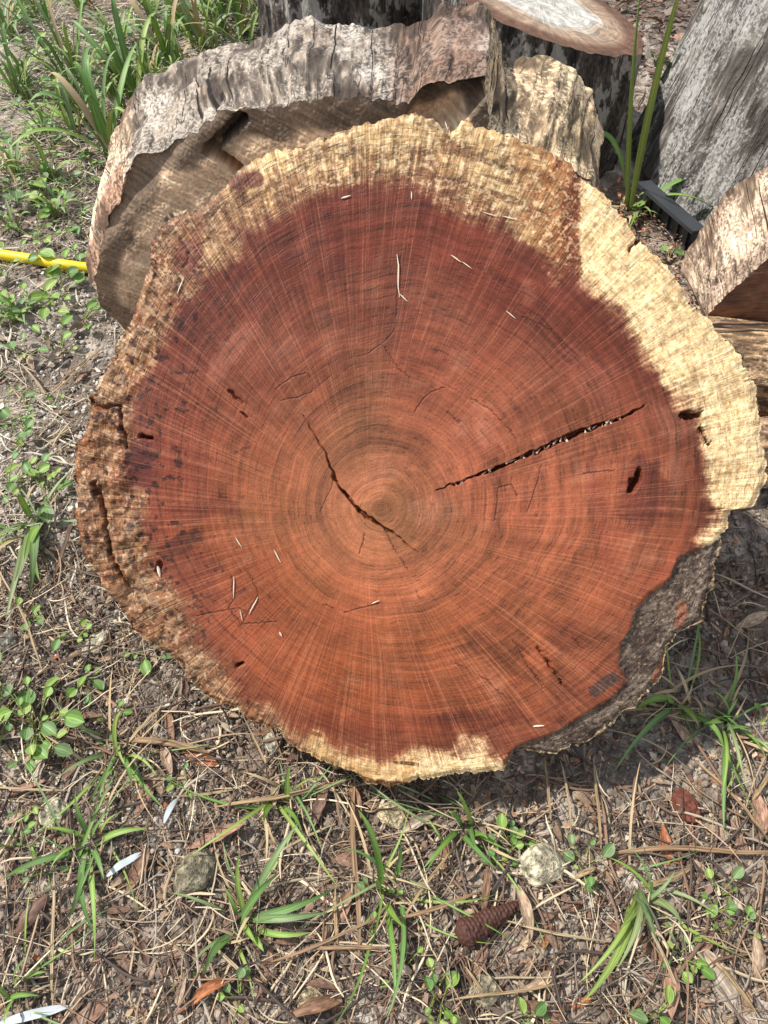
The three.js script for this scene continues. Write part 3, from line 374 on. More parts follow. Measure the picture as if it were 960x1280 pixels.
// block leaning at the right: lit rim, dark sawn face
const K = frame(-4 * Math.PI / 180, -0.16);
{
  const KP = V(0.55, 0.2, -0.98), T = 0.2, Cc = atPlane(985, 385, KP, K.n), to = (q, rear) => { const P = rear ? KP.clone().addScaledVector(K.n, -T) : KP, p = atPlane(q[0], q[1], P, K.n).sub(Cc); return [p.dot(K.u), p.dot(K.v)]; };
  const srt = l => l.sort((a, b) => Math.atan2(a[1], a[0]) - Math.atan2(b[1], b[0]));
  const Rf = polar(srt([[882, 396], [905, 372], [935, 345], [962, 322], [1010, 290], [1060, 300], [1090, 370], [1070, 440], [1000, 446], [925, 443], [898, 425]].map(q => to(q)))), Rr = polar(srt([[850, 338], [856, 320], [872, 292], [890, 262], [906, 240], [935, 222], [962, 208], [1010, 190], [1060, 210], [1090, 300], [1050, 385], [990, 392], [925, 390], [872, 372]].map(q => to(q, true))));
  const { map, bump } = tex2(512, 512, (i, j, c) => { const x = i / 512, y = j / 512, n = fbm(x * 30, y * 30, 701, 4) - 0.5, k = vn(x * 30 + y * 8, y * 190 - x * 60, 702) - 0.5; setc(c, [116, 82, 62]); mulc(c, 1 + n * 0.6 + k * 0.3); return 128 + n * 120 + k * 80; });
  const root = thing('wood_block', 'pale pinkish wood block with a dark sawn face beside the lichened trunk', 'wood block');
  buildSlab({ root, C: Cc, fr: K, Rf, Rr, T, thetas: range(240), nr: 40, tex: 0.5, nw: 34, rimName: 'weathered_rim', jag: t => (fbm(t * 30, 5, 711, 3) - 0.5) * 0.006, h: (x, y) => (fbm(x * 40, y * 40, 712, 3) - 0.5) * 0.005,
    faceMat: new THREE.MeshStandardMaterial({ map, bumpMap: bump, bumpScale: 0.004, roughness: 0.9 }),
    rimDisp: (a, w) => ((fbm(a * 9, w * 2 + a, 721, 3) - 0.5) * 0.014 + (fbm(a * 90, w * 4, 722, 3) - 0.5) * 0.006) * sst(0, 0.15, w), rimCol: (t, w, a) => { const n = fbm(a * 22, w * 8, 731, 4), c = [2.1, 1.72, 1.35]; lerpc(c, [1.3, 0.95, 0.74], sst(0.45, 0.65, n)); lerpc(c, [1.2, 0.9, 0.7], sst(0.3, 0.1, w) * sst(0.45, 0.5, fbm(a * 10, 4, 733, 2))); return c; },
    rimMat: chunkMat(0.004), backMat: backWood });
}
{ // lying logs below the block
  const mk = (label, p, yaw, len, r, seed, c0, c1) => { const g = logGeo({ len, r0: r, r1: r * 0.94, wob: 0.012, rough: 0.004, seed, seg: 90, rows: 60, col: (t, w) => { const n = fbm(t * 6, w * 3, seed, 4), c = c0.slice(); lerpc(c, c1, sst(0.45, 0.6, n)); return c; } }); const root = thing('fallen_log', label, 'log', p); root.rotation.set(0, yaw, -Math.PI / 2, 'YXZ'); part(root, 'side', g.side, chunkMat(0.006)); part(root, 'sawn_end', g.top, backWood); part(root, 'sawn_end', g.base, backWood); };
  mk('golden brown log lying under the pale wood block', V(0.47, 0.075, -0.93), -0.1, 0.7, 0.078, 741, [1.7, 1.2, 0.72], [0.9, 0.58, 0.36]);
  mk('thinner log lying on the ground below the golden log', V(0.44, 0.045, -0.76), 0.06, 0.6, 0.052, 751, [1.6, 1.15, 0.72], [0.95, 0.62, 0.4]);
}
{ // black plastic tray under the trunk
  const A = gp(800, 262), E = gp(868, 322), root = thing('plastic_tray', 'black ribbed plastic tray half hidden under the grey trunk', 'tray', V(A.x, 0, A.z));
  const d = V(E.x - A.x, 0, E.z - A.z), L = d.length(); root.rotation.y = Math.atan2(-d.z, d.x);
  const m = new THREE.MeshPhysicalMaterial({ color: new THREE.Color(0.04, 0.045, 0.052), roughness: 0.42 });
  const sh = new THREE.Shape(); sh.moveTo(0, 0); sh.lineTo(0.012, 0); sh.lineTo(0.004, 0.062); sh.lineTo(-0.03, 0.067); sh.lineTo(-0.03, 0.061); sh.lineTo(-0.004, 0.057); sh.closePath();
  const wall = (len, ang, x, z) => { const g = new THREE.ExtrudeGeometry(sh, { depth: len, bevelEnabled: true, bevelSize: 0.001, bevelThickness: 0.001, bevelSegments: 1 }); g.rotateY(Math.PI / 2); const w = part(root, 'wall', g, m); w.position.set(x, 0, z); w.rotation.y = ang; return w; };
  wall(L, 0, 0, 0); wall(0.16, 1.15, L, 0);
  for (let i = 1; i < 6; i++) { const r = part(root, 'rib', new THREE.BoxGeometry(0.004, 0.05, 0.01, 1, 3, 1), m); r.position.set(i * L / 6, 0.028, 0.004); r.rotation.x = 0.12; }
}
{ // yellow garden hose
  const pts = [[-160, 290], [-60, 306], [0, 318], [40, 324], [80, 331], [118, 336], [170, 342], [230, 338]].map(([x, y]) => gp(x, y, 0.012)); const g = new THREE.TubeGeometry(new THREE.CatmullRomCurve3(pts), 90, 0.0105, 14);
  top(new THREE.Mesh(g, new THREE.MeshPhysicalMaterial({ color: new THREE.Color(0.78, 0.6, 0.015), roughness: 0.42, clearcoat: 0.2 })), 'garden_hose', 'bright yellow garden hose lying in the weeds', 'hose');
}
const NUM = 'no one two three four five six seven eight nine ten eleven twelve thirteen fourteen fifteen sixteen seventeen eighteen nineteen twenty'.split(' ');
// ---------------------------------------------------------------- plants and litter
const blocked = (x, z) => (Math.abs(x) < 0.36 && z < -0.42 - Math.max(0, Math.abs(x) - 0.1) * 1.1 && z > -1.3) || Math.hypot(x - 0.315, z + 1.77) < 0.26 || Math.hypot(x + 0.1, z + 2.0) < 0.2 || Math.hypot(x - 0.925, z + 1.62) < 0.4;
const greenMats = [[0.24, 0.45, 0.08], [0.33, 0.54, 0.1], [0.21, 0.4, 0.11], [0.42, 0.58, 0.13], [0.26, 0.4, 0.16], [0.38, 0.48, 0.22]].map(c => new THREE.MeshPhysicalMaterial({ color: new THREE.Color(...c), roughness: 0.55, transmission: 0.22, thickness: 0, side: THREE.DoubleSide }));
{ const t = tex(64, 64, (x, y, c) => { const k = 205 + (vnt(x / 64 * 16, y / 64 * 2, 16, 2, 801) - 0.5) * 90 + (Math.abs(x - 32) < 3 ? 40 : 0); c[0] = k; c[1] = k; c[2] = k * 0.95; }, true); for (const m of greenMats) m.map = t; }
const dryMat = new THREE.MeshStandardMaterial({ color: new THREE.Color(0.44, 0.33, 0.19), roughness: 0.85, side: THREE.DoubleSide });
// blade as a folded tapering ribbon along a quadratic curve (points relative to the plant's base)
function bladeGeo(a, b, arch, w, seg = 12, twist = 0.4) {
  const m = a.clone().lerp(b, 0.5); { const L = Math.hypot(b.x - a.x, b.z - a.z), k = rr(-0.22, 0.22); m.x += -(b.z - a.z) * k; m.z += (b.x - a.x) * k; } m.y = Math.max(a.y, b.y) * 0.55 + arch; const cv = new THREE.QuadraticBezierCurve3(a, m, b), pos = [], uv = [], idx = [], ph = rr(-1, 1) * twist;
  for (let i = 0; i <= seg; i++) { const t = i / seg, p = cv.getPoint(t), d = cv.getTangent(t); let s = V(0, 1, 0).cross(d); if (s.length() < 0.05) s = V(1, 0, 0); s.normalize().applyAxisAngle(d, ph * (t - 0.3) * 2); const n = d.clone().cross(s), ww = w * 0.5 * Math.min(1, 0.55 + t * 2.2) * Math.pow(1 - Math.pow(t, 2.6), 0.8);
    for (const k of [-1, 0, 1]) { const q = p.clone().addScaledVector(s, k * ww).addScaledVector(n, -(k ? 0 : 1) * ww * 0.35 * 1); pos.push(q.x, q.y, q.z); uv.push(k * 0.5 + 0.5, t * 2); } }
  for (let i = 0; i < seg; i++) for (let k = 0; k < 2; k++) { const o = i * 3 + k; idx.push(o, o + 3, o + 1, o + 1, o + 3, o + 4); }
  return meshFrom(pos, uv, idx);
}
function tuft(label, rootPx, blades, w = 0.008, group = 'grass clumps rooted in the litter') { // blades: [tip px, tip py, tip height, arch, mat]
  const r = gp(...rootPx), t = thing('grass_clump', label, 'grass clump', r, group);
  for (const [x, y, h = 0.01, arch = 0.03, m = 0] of blades) { const p = gp(x, y, h + 0.012).sub(r); part(t, 'blade', bladeGeo(V(rr(-.01, .01), -0.004, rr(-.01, .01)), p, arch * rr(0.6, 1), w * rr(0.5, 1.0), 12, 0.9), m < 0 ? dryMat : greenMats[(m + Math.floor(rnd() * 3)) % 6]); }
  for (let i = 0, n = Math.floor(rr(9, 18)); i < n; i++) { const a = rr(0, 6.283), l = rr(0.03, 0.15), dry = rnd() < 0.4, bx = rr(-.025, .025), bz = rr(-.025, .025); part(t, 'blade', bladeGeo(V(bx, -0.004, bz), V(bx + Math.cos(a) * l, rr(0.01, 0.035), bz + Math.sin(a) * l), rr(0.006, 0.035), w * rr(0.2, 0.5), 10, 1.2), dry ? dryMat : greenMats[Math.floor(rnd() * 6)]); }
  mark('the ' + label.split(' with ')[0].split(' between ')[0].split(' spreading ')[0].split(' drooping ')[0].split(' beside ')[0].split(' rising ')[0], r); return t;
}
mark('the front edge of the big slice', V(0, 0, -0.36)); mark('the grey sand by the big slice', V(-0.42, 0, -0.62)); mark('the yellow hose', gp(40, 324)); mark('the dark barked log', V(-0.1, 0, -2.0)); mark('the middle of the grey slice rim', V(-0.2, 0, -1.25)); mark('the left end of the grey slice', V(-0.42, 0, -1.0)); mark('the dark soil under the slice', V(0.34, 0, -0.45));
tuft('sprawling grass clump with blades radiating on straw', [108, 1057], [[185, 1036], [48, 1036], [120, 1170], [85, 1152], [118, 1206], [2, 1100], [95, 985, .05], [140, 1010, .03], [62, 1090], [130, 1100, .02]], 0.009);
tuft('bluish grass clump with an upright shoot beside clover', [148, 942], [[152, 888, .07, .04, 2], [70, 975, .01, .04, 2], [197, 972, .01, .04, 2], [125, 997], [206, 1012], [108, 1010], [165, 985, .03], [40, 1045]], 0.008);
tuft('grass clump with two long arms across the straw below the big slice', [350, 998], [[362, 957, .05], [235, 1072, .01, .05, 2], [425, 1112, .01, .05, 2], [378, 1040, .03], [330, 1030, .02]], 0.009);
tuft('wide flat grass clump spreading under the big slice', [305, 1152], [[238, 1207, .01, .03, 4], [410, 1140, .01, .04, 4], [300, 1064, .05, .04, 2], [374, 1027, .04, .05, 2], [280, 1108, .02], [322, 1182], [255, 1220], [390, 1165], [350, 1090, .04], [420, 1110, .02], [330, 1190]], 0.01);
tuft('tall thin grass clump with a long stalk trailing down', [488, 1112], [[447, 1012, .09, .06], [482, 1278, .02, .03], [500, 1048, .05], [494, 1255, .02], [470, 1100, .05], [432, 1060, .04], [505, 1160, .03]], 0.008);
tuft('small grass clump between the slice and the pale stone', [583, 1036], [[571, 988, .06, .03, 1], [622, 1088, .02, .04, 1], [528, 1087, .02, .04], [560, 1014, .03], [610, 1050, .03], [600, 1075], [640, 1065, .02]], 0.008);
tuft('fresh light green grass clump with broad drooping blades', [795, 1110], [[722, 1230, .01, .06, 3], [852, 1157, .02, .05, 3], [822, 1180, .01, .04, 3], [768, 1216, .02, .05, 3], [728, 1253, .005, .05, 1], [808, 1150, .03, .03, 3], [775, 1160, .04, .03, 3]], 0.011);
tuft('upright grass clump with long hanging blades on dark soil', [911, 902], [[902, 996, .02, .06, 1], [933, 986, .02, .06, 3], [922, 872, .06, .03], [890, 864, .05, .03], [945, 915, .03], [880, 905, .02], [958, 950, .01, .04], [905, 1040, .005, .03]], 0.009);
tuft('grass clump with one broad blade in the slice shadow', [842, 883], [[767, 966, .01, .05, 1], [792, 890, .02, .04], [874, 908, .02, .03, 1], [826, 868, .03], [905, 940, .01, .04, 4]], 0.011);
tuft('broad pale grass clump drooping on grey sandy soil', [44, 652], [[7, 775, .005, .06, 3], [38, 746, .01, .06, 3], [50, 728, .01, .05], [4, 682, .02, .04, 3], [24, 618, .04, .03], [66, 636, .03, .03, 1], [15, 745, .01, .05, 4], [30, 700, .02, .05]], 0.014);
tuft('feathery bright grass clump beside white plastic scraps', [15, 1240], [[60, 1215, .02], [-15, 1205, .03], [35, 1195, .04], [50, 1245, .01], [5, 1280, .02], [25, 1218, .05], [-10, 1250]], 0.006);
tuft('tall broad grass blades rising between slice and trunk', [786, 262], [[806, -60, .55, .02, 1], [858, -40, .5, .05, 3], [738, 168, .12, .12], [905, 272, .04, .12, 1], [930, 238, .06, .1, 0]], 0.017);
// far clumps up the slope on the left: (root px, count, spread px, height m, width m)
const farSpots = [[92, 108, 9, 0.32, 0.010, 'tall slender grass clump standing apart on the leaf litter'], [140, 195, 9, 0.26, 0.018, 'broad leaved grass clump against the left end of the grey slice'], [172, 130, 8, 0.24, 0.018, 'broad leaved grass clump behind the grey slice'], [215, 88, 9, 0.22, 0.016, 'broad leaved grass clump behind the grey slice'], [255, 66, 9, 0.2, 0.016, 'broad leaved grass clump behind the grey slice'], [300, 48, 9, 0.22, 0.016, 'broad leaved grass clump behind the grey slice'], [330, 22, 9, 0.22, 0.016, 'broad leaved grass clump behind the grey slice'], [280, 20, 7, 0.16, 0.014, 'broad leaved grass clump behind the grey slice'], [232, 40, 7, 0.15, 0.013, 'broad leaved grass clump behind the grey slice'], [120, 160, 7, 0.14, 0.012, 'low grass clump left of the grey slice'], [15, 215, 6, 0.1, 0.01, 'low grass clump left of the grey slice'], [60, 225, 6, 0.1, 0.01, 'low grass clump left of the grey slice'], [30, 100, 6, 0.12, 0.01, 'low grass clump left of the grey slice'], [150, 60, 7, 0.14, 0.011, 'low grass clump left of the grey slice'], [190, 22, 7, 0.14, 0.012, 'low grass clump left of the grey slice'], [60, 30, 6, 0.12, 0.01, 'low grass clump left of the grey slice'], [100, 20, 6, 0.1, 0.01, 'low grass clump left of the grey slice'], [20, 400, 6, 0.06, 0.008, 'low grass clump left of the grey slice'], [75, 270, 7, 0.09, 0.009, 'low grass clump left of the grey slice'], [20, 290, 6, 0.07, 0.008, 'low grass clump left of the grey slice'], [315, 0, 9, 0.26, 0.016, 'broad leaved grass clump behind the grey slice'], [265, -10, 9, 0.2, 0.016, 'broad leaved grass clump behind the grey slice'], [815, 205, 4, 0.16, 0.006, 'thin shaded grass clump beside the lichened trunk']];
for (let i = 0; i < 48; i++) { const x = rr(0, 345), y = rr(5, Math.min(230, 240 - x * 0.55)); farSpots.push([x, y, 5, rr(0.08, 0.2), rr(0.005, 0.012), x > 150 ? 'thin bladed grass clump behind the grey slice' : 'thin bladed grass clump left of the grey slice']); }
for (const [x, y, n, h, w, label] of farSpots) { const r = gp(x, y), N = n + Math.floor(rr(2, 6)), own = /apart|against|trunk/.test(label), kind = label.split(' clump')[0]; const t = thing('grass_clump', own ? label : `${h > 0.15 ? 'tall' : 'short'} ${kind} clump of ${NUM[N]} blades ${near(r.x, r.z)}`, 'grass clump', r, 'grass clumps beyond the slices'); if (own && x < 500) mark('the ' + kind + ' clump', r); for (let i = 0; i < N; i++) { const a = rr(0, 6.283), d = h * rr(0.25, 0.95), hh = h * rr(0.35, 1) * (1 - d / h * 0.45); part(t, 'blade', bladeGeo(V(rr(-.012, .012), -0.004, rr(-.012, .012)), V(Math.cos(a) * d, hh, Math.sin(a) * d), h * rr(0.25, 0.6), w * rr(0.7, 1.1)), rnd() < 0.12 ? dryMat : pick(greenMats)); } }

// round-leaved weeds
function leafGeo(L, W, cup = 0.15, seg = 8) { const pos = [], uv = [], idx = []; for (let i = 0; i <= seg; i++) { const t = i / seg, ww = W * 0.5 * Math.pow(Math.sin(Math.PI * Math.min(1, t * 0.96 + 0.02)), 0.62); for (let k = -2; k <= 2; k++) { const s = k / 2; pos.push(s * ww, cup * W * (s * s) - Math.sin(t * 2.6) * -L * 0.08, t * L); uv.push(s * 0.5 + 0.5, t); } } for (let i = 0; i < seg; i++) for (let k = 0; k < 4; k++) { const o = i * 5 + k; idx.push(o, o + 5, o + 1, o + 1, o + 5, o + 6); } return meshFrom(pos, uv, idx); }
const roundLeaf = [leafGeo(0.018, 0.017), leafGeo(0.014, 0.013), leafGeo(0.026, 0.018), leafGeo(0.011, 0.009)];
const stemGeo = (a, b, r = 0.0008) => new THREE.TubeGeometry(new THREE.QuadraticBezierCurve3(a, a.clone().lerp(b, 0.5).add(V(0, b.y * 0.3, 0)), b), 5, r, 4);
function weed(label, p, n, spread, hgt, scale = 1, group = 'round leaved weeds') { const t = thing('weed', label, 'weed', p, group); for (let i = 0; i < n; i++) { const a = rr(0, 6.283), d = spread * Math.sqrt(rnd()), b = V(Math.cos(a) * d, hgt * rr(0.4, 1), Math.sin(a) * d); part(t, 'stem', stemGeo(V(0, -0.003, 0), b), greenMats[3]); const l = part(t, 'leaf', pick(roundLeaf), greenMats[Math.floor(rnd() * 5)]); l.position.copy(b); l.rotation.set(rr(-0.35, 0.35), a * -1 + Math.PI / 2 + rr(-0.8, 0.8), rr(-0.4, 0.4), 'YXZ'); l.scale.setScalar(scale * rr(0.8, 1.25)); } return t; }
weed('clover patch with round leaves on pale litter', gp(48, 912), 24, 0.055, 0.04, 0.95);
weed('clover patch with round leaves by the straw edge', gp(10, 885), 16, 0.045, 0.035, 0.9);

for (const [x, y, n, s] of [[188, 816, 5, 1.1], [40, 775, 5, 1], [95, 800, 7, 0.8], [112, 850, 6, 0.9], [140, 905, 5, .7], [730, 1082, 5, 1.0], [735, 1095, 3, .8], [845, 1195, 8, 0.9], [900, 1120, 4, 0.9], [895, 1140, 3, .8], [920, 1165, 6, .7], [640, 1062, 9, 0.9], [625, 1080, 6, .8], [552, 1255, 7, .9], [545, 1240, 5, 0.7], [815, 1272, 6, 1.1], [650, 1272, 5, .8], [505, 1210, 4, .7], [300, 1250, 6, .7], [480, 1120, 5, .8], [25, 1060, 8, .6], [60, 1090, 6, .6], [40, 1010, 5, .6], [955, 905, 4, .8], [235, 985, 4, .6]]) { const p = gp(x, y); weed(`${s > 0.85 ? 'round leaved' : 'tiny leaved'} weed of ${NUM[n]} leaves ${near(p.x, p.z)}`, p, n, 0.024, 0.024, s * 0.7, 'weeds in the front litter'); };
for (const [x, y, n, s] of [[100, 345, 12, 1.2], [70, 372, 10, 1.2], [105, 400, 8, 1], [20, 400, 9, 1], [45, 385, 8, 1.1], [12, 530, 7, 1], [25, 555, 6, .9], [10, 335, 9, 1.1], [35, 515, 5, .8], [75, 440, 6, .9], [20, 240, 14, 1.4], [85, 240, 12, 1.3], [60, 190, 10, 1.3], [100, 280, 10, 1.2], [40, 125, 14, 1.5], [70, 145, 9, 1.4], [25, 180, 10, 1.3], [15, 30, 12, 1.5], [50, 265, 8, 1.2], [45, 600, 8, 1], [60, 620, 6, 1], [100, 225, 9, 1.2], [5, 470, 6, 1], [140, 100, 9, 1.4], [105, 130, 9, 1.3], [50, 70, 8, 1.4], [185, 60, 10, 1.5], [75, 500, 4, .8], [30, 450, 5, .9], [110, 190, 9, 1.3], [10, 610, 6, 1], [45, 300, 10, 1.2]]) { const p = gp(x, y); weed(`${s > 1.15 ? 'spreading' : 'small'} weed of ${NUM[n]} leaves ${near(p.x, p.z)}`, p, n, 0.045 * s, 0.03, s, 'weeds left of the slices'); };
{ // broad leaved seedling in the shade behind the tall blades
  const r = gp(825, 175), t = thing('broadleaf_plant', 'broad green leaves growing against the lichened trunk', 'plant', r); const g = leafGeo(0.12, 0.1, 0.12, 12);
  for (const [x, y, h, yw, s] of [[818, 75, .2, 2.6, .6], [832, 110, .12, .4, .6], [842, 68, .2, 1.2, .4], [833, 140, .07, -.3, .7], [838, 165, .05, .5, .6]]) { const p = atY(x, y, h).sub(r); part(t, 'stem', stemGeo(V(0, 0, 0), p, 0.002), greenMats[3]); const l = part(t, 'leaf', g, greenMats[2]); l.position.copy(p); l.rotation.set(0.5, yw, 0.2, 'YXZ'); l.scale.setScalar(s); }
}
{ const r = gp(832, 330), t = weed('single bright leaf poking up behind the yellow sapwood', r, 3, 0.01, 0.03, 1.2, undefined); }

// stones
const stoneTex = tex2(256, 256, (x, y, c) => { const u = x / 256, v = y / 256, n = fbt(u * 14, v * 14, 14, 14, 901, 4), s = vnt(u * 70, v * 70, 70, 70, 902); const k = 190 + (n - 0.5) * 220 - (s < 0.2 ? 60 : 0); c[0] = k; c[1] = k * 0.97; c[2] = k * 0.88; return n * 160 + s * 70; });
function stone(label, px, r, col, sq = [1, 0.7, 1], name = 'stone') { const g = new THREE.IcosahedronGeometry(1, 14), p = g.attributes.position, sd = Math.floor(rnd() * 999), facets = Array.from({ length: 9 }, () => { const v = V(rr(-1, 1), rr(-0.5, 1), rr(-1, 1)).normalize(); return [v.x, v.y, v.z, rr(0.72, 0.95)]; }); for (let i = 0; i < p.count; i++) { const x = p.getX(i), y = p.getY(i), z = p.getZ(i); const k = 1 + (fbm(x * 1.6 + 5 + y, z * 1.6 + y * 1.1 + 9, sd, 3) - 0.5) * 0.6 + (fbm(x * 7 + 5 - y * 3, z * 7 + y * 5, sd + 3, 3) - 0.5) * 0.16; let q = k; for (const f of facets) { const dd = x * f[0] + y * f[1] + z * f[2]; if (dd * q > f[3]) q = mix(q, f[3] / dd, 0.8); } p.setXYZ(i, x * q * r * sq[0], y * q * r * sq[1], z * q * r * sq[2]); } g.computeVertexNormals();
  const m = top(new THREE.Mesh(g, new THREE.MeshStandardMaterial({ map: stoneTex.map, bumpMap: stoneTex.bump, bumpScale: 0.003, color: new THREE.Color(...col), roughness: 0.95 })), name, label, 'stone'); m.position.copy(gp(px[0], px[1], r * 0.15 + 0.004)); mark('the ' + label.split(/ (lying|tucked|in|among|on|by|beside|wedged|below) /)[0], m.position); m.rotation.y = rr(0, 6); return m; }
stone('rounded pale limestone pebble lying on the straw', [677, 1082], 0.0265, [0.85, 0.8, 0.68], [1, 0.85, 1.05]);
stone('grey knobby stone tucked beside long grass blades', [246, 1090], 0.024, [0.4, 0.37, 0.3], [1.05, 0.8, 0.95]);
stone('small grey brown stone in front of the seed cone', [605, 1238], 0.0165, [0.5, 0.45, 0.36]);
stone('small tan stone among curled straw', [388, 1250], 0.0135, [0.6, 0.5, 0.38], [1.2, 0.7, 0.9]);
stone('flat white stone on grey sand by the slice', [120, 804], 0.02, [0.95, 0.9, 0.8], [1.15, 0.4, 0.75]);
stone('dark grey stone on the sand beside the drooping grass', [8, 802], 0.016, [0.42, 0.42, 0.42]);
stone('pale grey lump beside the sprawling grass', [68, 1016], 0.019, [0.75, 0.71, 0.62], [1.1, 0.5, 0.9]);
stone('cream shell-like flake lying below the slice edge', [488, 1018], 0.018, [0.85, 0.74, 0.55], [1.05, 0.35, 0.85]);
stone('pale stone wedged under the slice edge in litter', [340, 928], 0.013, [0.8, 0.77, 0.7]);

// ridged brown seed cone
{ const pts = []; for (let i = 0; i <= 90; i++) { const t = i / 90, e = Math.min(1, Math.sqrt(t * 9)), b = 0.0155 * (1 - 0.84 * Math.pow(t, 1.15)) * e; pts.push(new THREE.Vector2(Math.max(0.0003, b + Math.abs(Math.sin(t * 60)) * 0.0014 * e), t * 0.088)); } pts.push(new THREE.Vector2(0.0001, 0.0883));
  const g = new THREE.LatheGeometry(pts, 60); const p = g.attributes.position; for (let i = 0; i < p.count; i++) { const y = p.getY(i); const ag = Math.atan2(p.getZ(i), p.getX(i)), sc = 1 + 0.09 * Math.abs(Math.sin(ag * 5 + Math.floor(y * 217) * 1.57)) + (fbm(y * 120, ag * 2 + 9, 77, 3) - 0.5) * 0.25; p.setX(i, p.getX(i) * sc + y * y * 1.2); p.setZ(i, p.getZ(i) * sc); p.setZ(i, p.getZ(i) * 0.85 + (fbm(y * 300, p.getX(i) * 300, 5, 3) - 0.5) * 0.004); } g.computeVertexNormals();
  mark('the seed cone', gp(600, 1155)); const t = thing('seed_cone', 'reddish brown ridged tapering cone lying on the straw', 'seed cone', gp(571, 1173, 0.019)); const m = part(t, 'ridged_shell', g, new THREE.MeshPhysicalMaterial({ color: new THREE.Color(0.075, 0.027, 0.016), roughness: 0.7 })); const d = gp(640, 1131, 0.018).sub(t.position); m.quaternion.setFromUnitVectors(V(0, 1, 0), d.normalize()); }
{ const g = new THREE.IcosahedronGeometry(0.02, 5), p = g.attributes.position; for (let i = 0; i < p.count; i++) { const x = p.getX(i), y = p.getY(i), z = p.getZ(i); p.setXYZ(i, x * 0.75, y * 0.35 + Math.abs(Math.sin(x * 800 + z * 200)) * 0.003 + (fbm(x * 200, z * 200, 31, 3) - 0.5) * 0.006, z * 1.05); } g.computeVertexNormals(); const m = top(new THREE.Mesh(g, new THREE.MeshStandardMaterial({ color: new THREE.Color(0.13, 0.036, 0.02), roughness: 0.75 })), 'bark_fragment', 'dark red ridged bark fragment on wood chips', 'bark fragment'); m.position.copy(gp(857, 1008, 0.006)); m.rotation.y = 0.4; }

// strips of pale plastic
const stripTex = tex(64, 64, (x, y, c) => { const k = 190 + (fbt(x / 64 * 4, y / 64 * 20, 4, 20, 991, 2) - 0.5) * 210 + (fbt(x / 64 * 9, y / 64 * 3, 9, 3, 992, 2) - 0.5) * 90; c[0] = k; c[1] = k * 0.97; c[2] = k * 0.92; }, true);
function strip(label, a, b, w, col, name, cat, group, y = 0.012, bow = 0.006) { const A = gp(...a, y), Bp = gp(...b, y), L = A.distanceTo(Bp), g = new THREE.BoxGeometry(L, 0.0012, w, 16, 1, 3), p = g.attributes.position, sd = rr(0, 50); for (let i = 0; i < p.count; i++) { const x = p.getX(i), t = Math.abs(x / L * 2); p.setY(i, p.getY(i) + (1 - t * t) * bow + (vn(x * 90 + sd, p.getZ(i) * 130, 4) - 0.5) * 0.004); p.setZ(i, p.getZ(i) * (1 - 0.75 * Math.pow(t, 3)) + Math.sin(x * 30 + sd) * 0.003); } g.computeVertexNormals();
  const m = top(new THREE.Mesh(g, new THREE.MeshStandardMaterial({ map: name === 'dry_stalk' ? stripTex : null, color: new THREE.Color(...col), roughness: 0.75 })), name, label, cat, group); m.position.copy(A).lerp(Bp, 0.5); m.quaternion.setFromUnitVectors(V(1, 0, 0), Bp.sub(A).normalize()); return m; }
strip('white plastic shred beside a curled brown leaf', [135, 1098], [178, 1065], 0.008, [0.42, 0.46, 0.47], 'plastic_shred', 'plastic shred');
strip('short white plastic shred lying between straws', [206, 1030], [224, 1000], 0.0065, [0.42, 0.46, 0.47], 'plastic_shred', 'plastic shred');
strip('wide white plastic scrap in the feathery grass', [0, 1275], [85, 1262], 0.009, [0.45, 0.48, 0.5], 'plastic_shred', 'plastic shred');
// long sticks and dry stalks
const strawMatC = [[0.5, 0.36, 0.2], [0.4, 0.26, 0.15], [0.3, 0.17, 0.1], [0.58, 0.46, 0.3], [0.17, 0.1, 0.06]];
for (const [a, b, w, c] of [[[443, 972], [446, 1196], 0.009, 1], [[752, 1066], [985, 1062], 0.008, 1], [[270, 1011], [442, 975], 0.007, 0], [[490, 1150], [602, 1113], 0.006, 1], [[600, 1140], [609, 1083], 0.012, 2], [[64, 1092], [70, 1254], 0.005, 3], [[-10, 988], [82, 985], 0.004, 3], [[338, 1200], [482, 1148], 0.005, 1], [[390, 1185], [480, 1190], 0.006, 1], [[500, 1160], [575, 1045], 0.005, 0], [[745, 945], [748, 1062], 0.005, 0], [[678, 946], [692, 1025], 0.005, 0], [[700, 950], [712, 1040], 0.004, 3], [[155, 925], [262, 940], 0.012, 1], [[10, 866], [160, 790], 0.004, 4], [[-5, 698], [58, 842], 0.004, 3], [[68, 722], [94, 634], 0.009, 4], [[60, 620], [130, 560], 0.004, 0], [[58, 498], [130, 436], 0.005, 0], [[62, 490], [118, 445], 0.004, 1], [[28, 455], [62, 505], 0.005, 3], [[260, 1170], [315, 1232], 0.005, 3], [[420, 1110], [425, 1180], 0.005, 0], [[870, 950], [960, 1050], 0.005, 0], [[940, 1000], [960, 960], 0.007, 0], [[810, 1150], [850, 1260], 0.005, 3], [[880, 1190], [945, 1270], 0.006, 0], [[630, 1150], [760, 1178], 0.004, 3], [[580, 1210], [610, 1250], 0.004, 0], [[200, 880], [155, 935], 0.006, 3], [[30, 1130], [150, 1080], 0.004, 4], [[560, 1255], [700, 1225], 0.004, 0], [[330, 1080], [420, 1030], 0.004, 3], [[865, 1085], [800, 1105], 0.009, 0], [[720, 1100], [745, 1085], 0.009, 0]]) { const p = gp((a[0] + b[0]) / 2, (a[1] + b[1]) / 2); strip(`${w > 0.0075 ? 'wide flat' : 'thin'} ${['straw coloured', 'light brown', 'reddish brown', 'pale cream', 'dark brown'][c]} dry stalk ${near(p.x, p.z)}`, a, b, w * 0.68, strawMatC[c], 'dry_stalk', 'stalk', 'long dry stalks', 0.013, 0.004); };

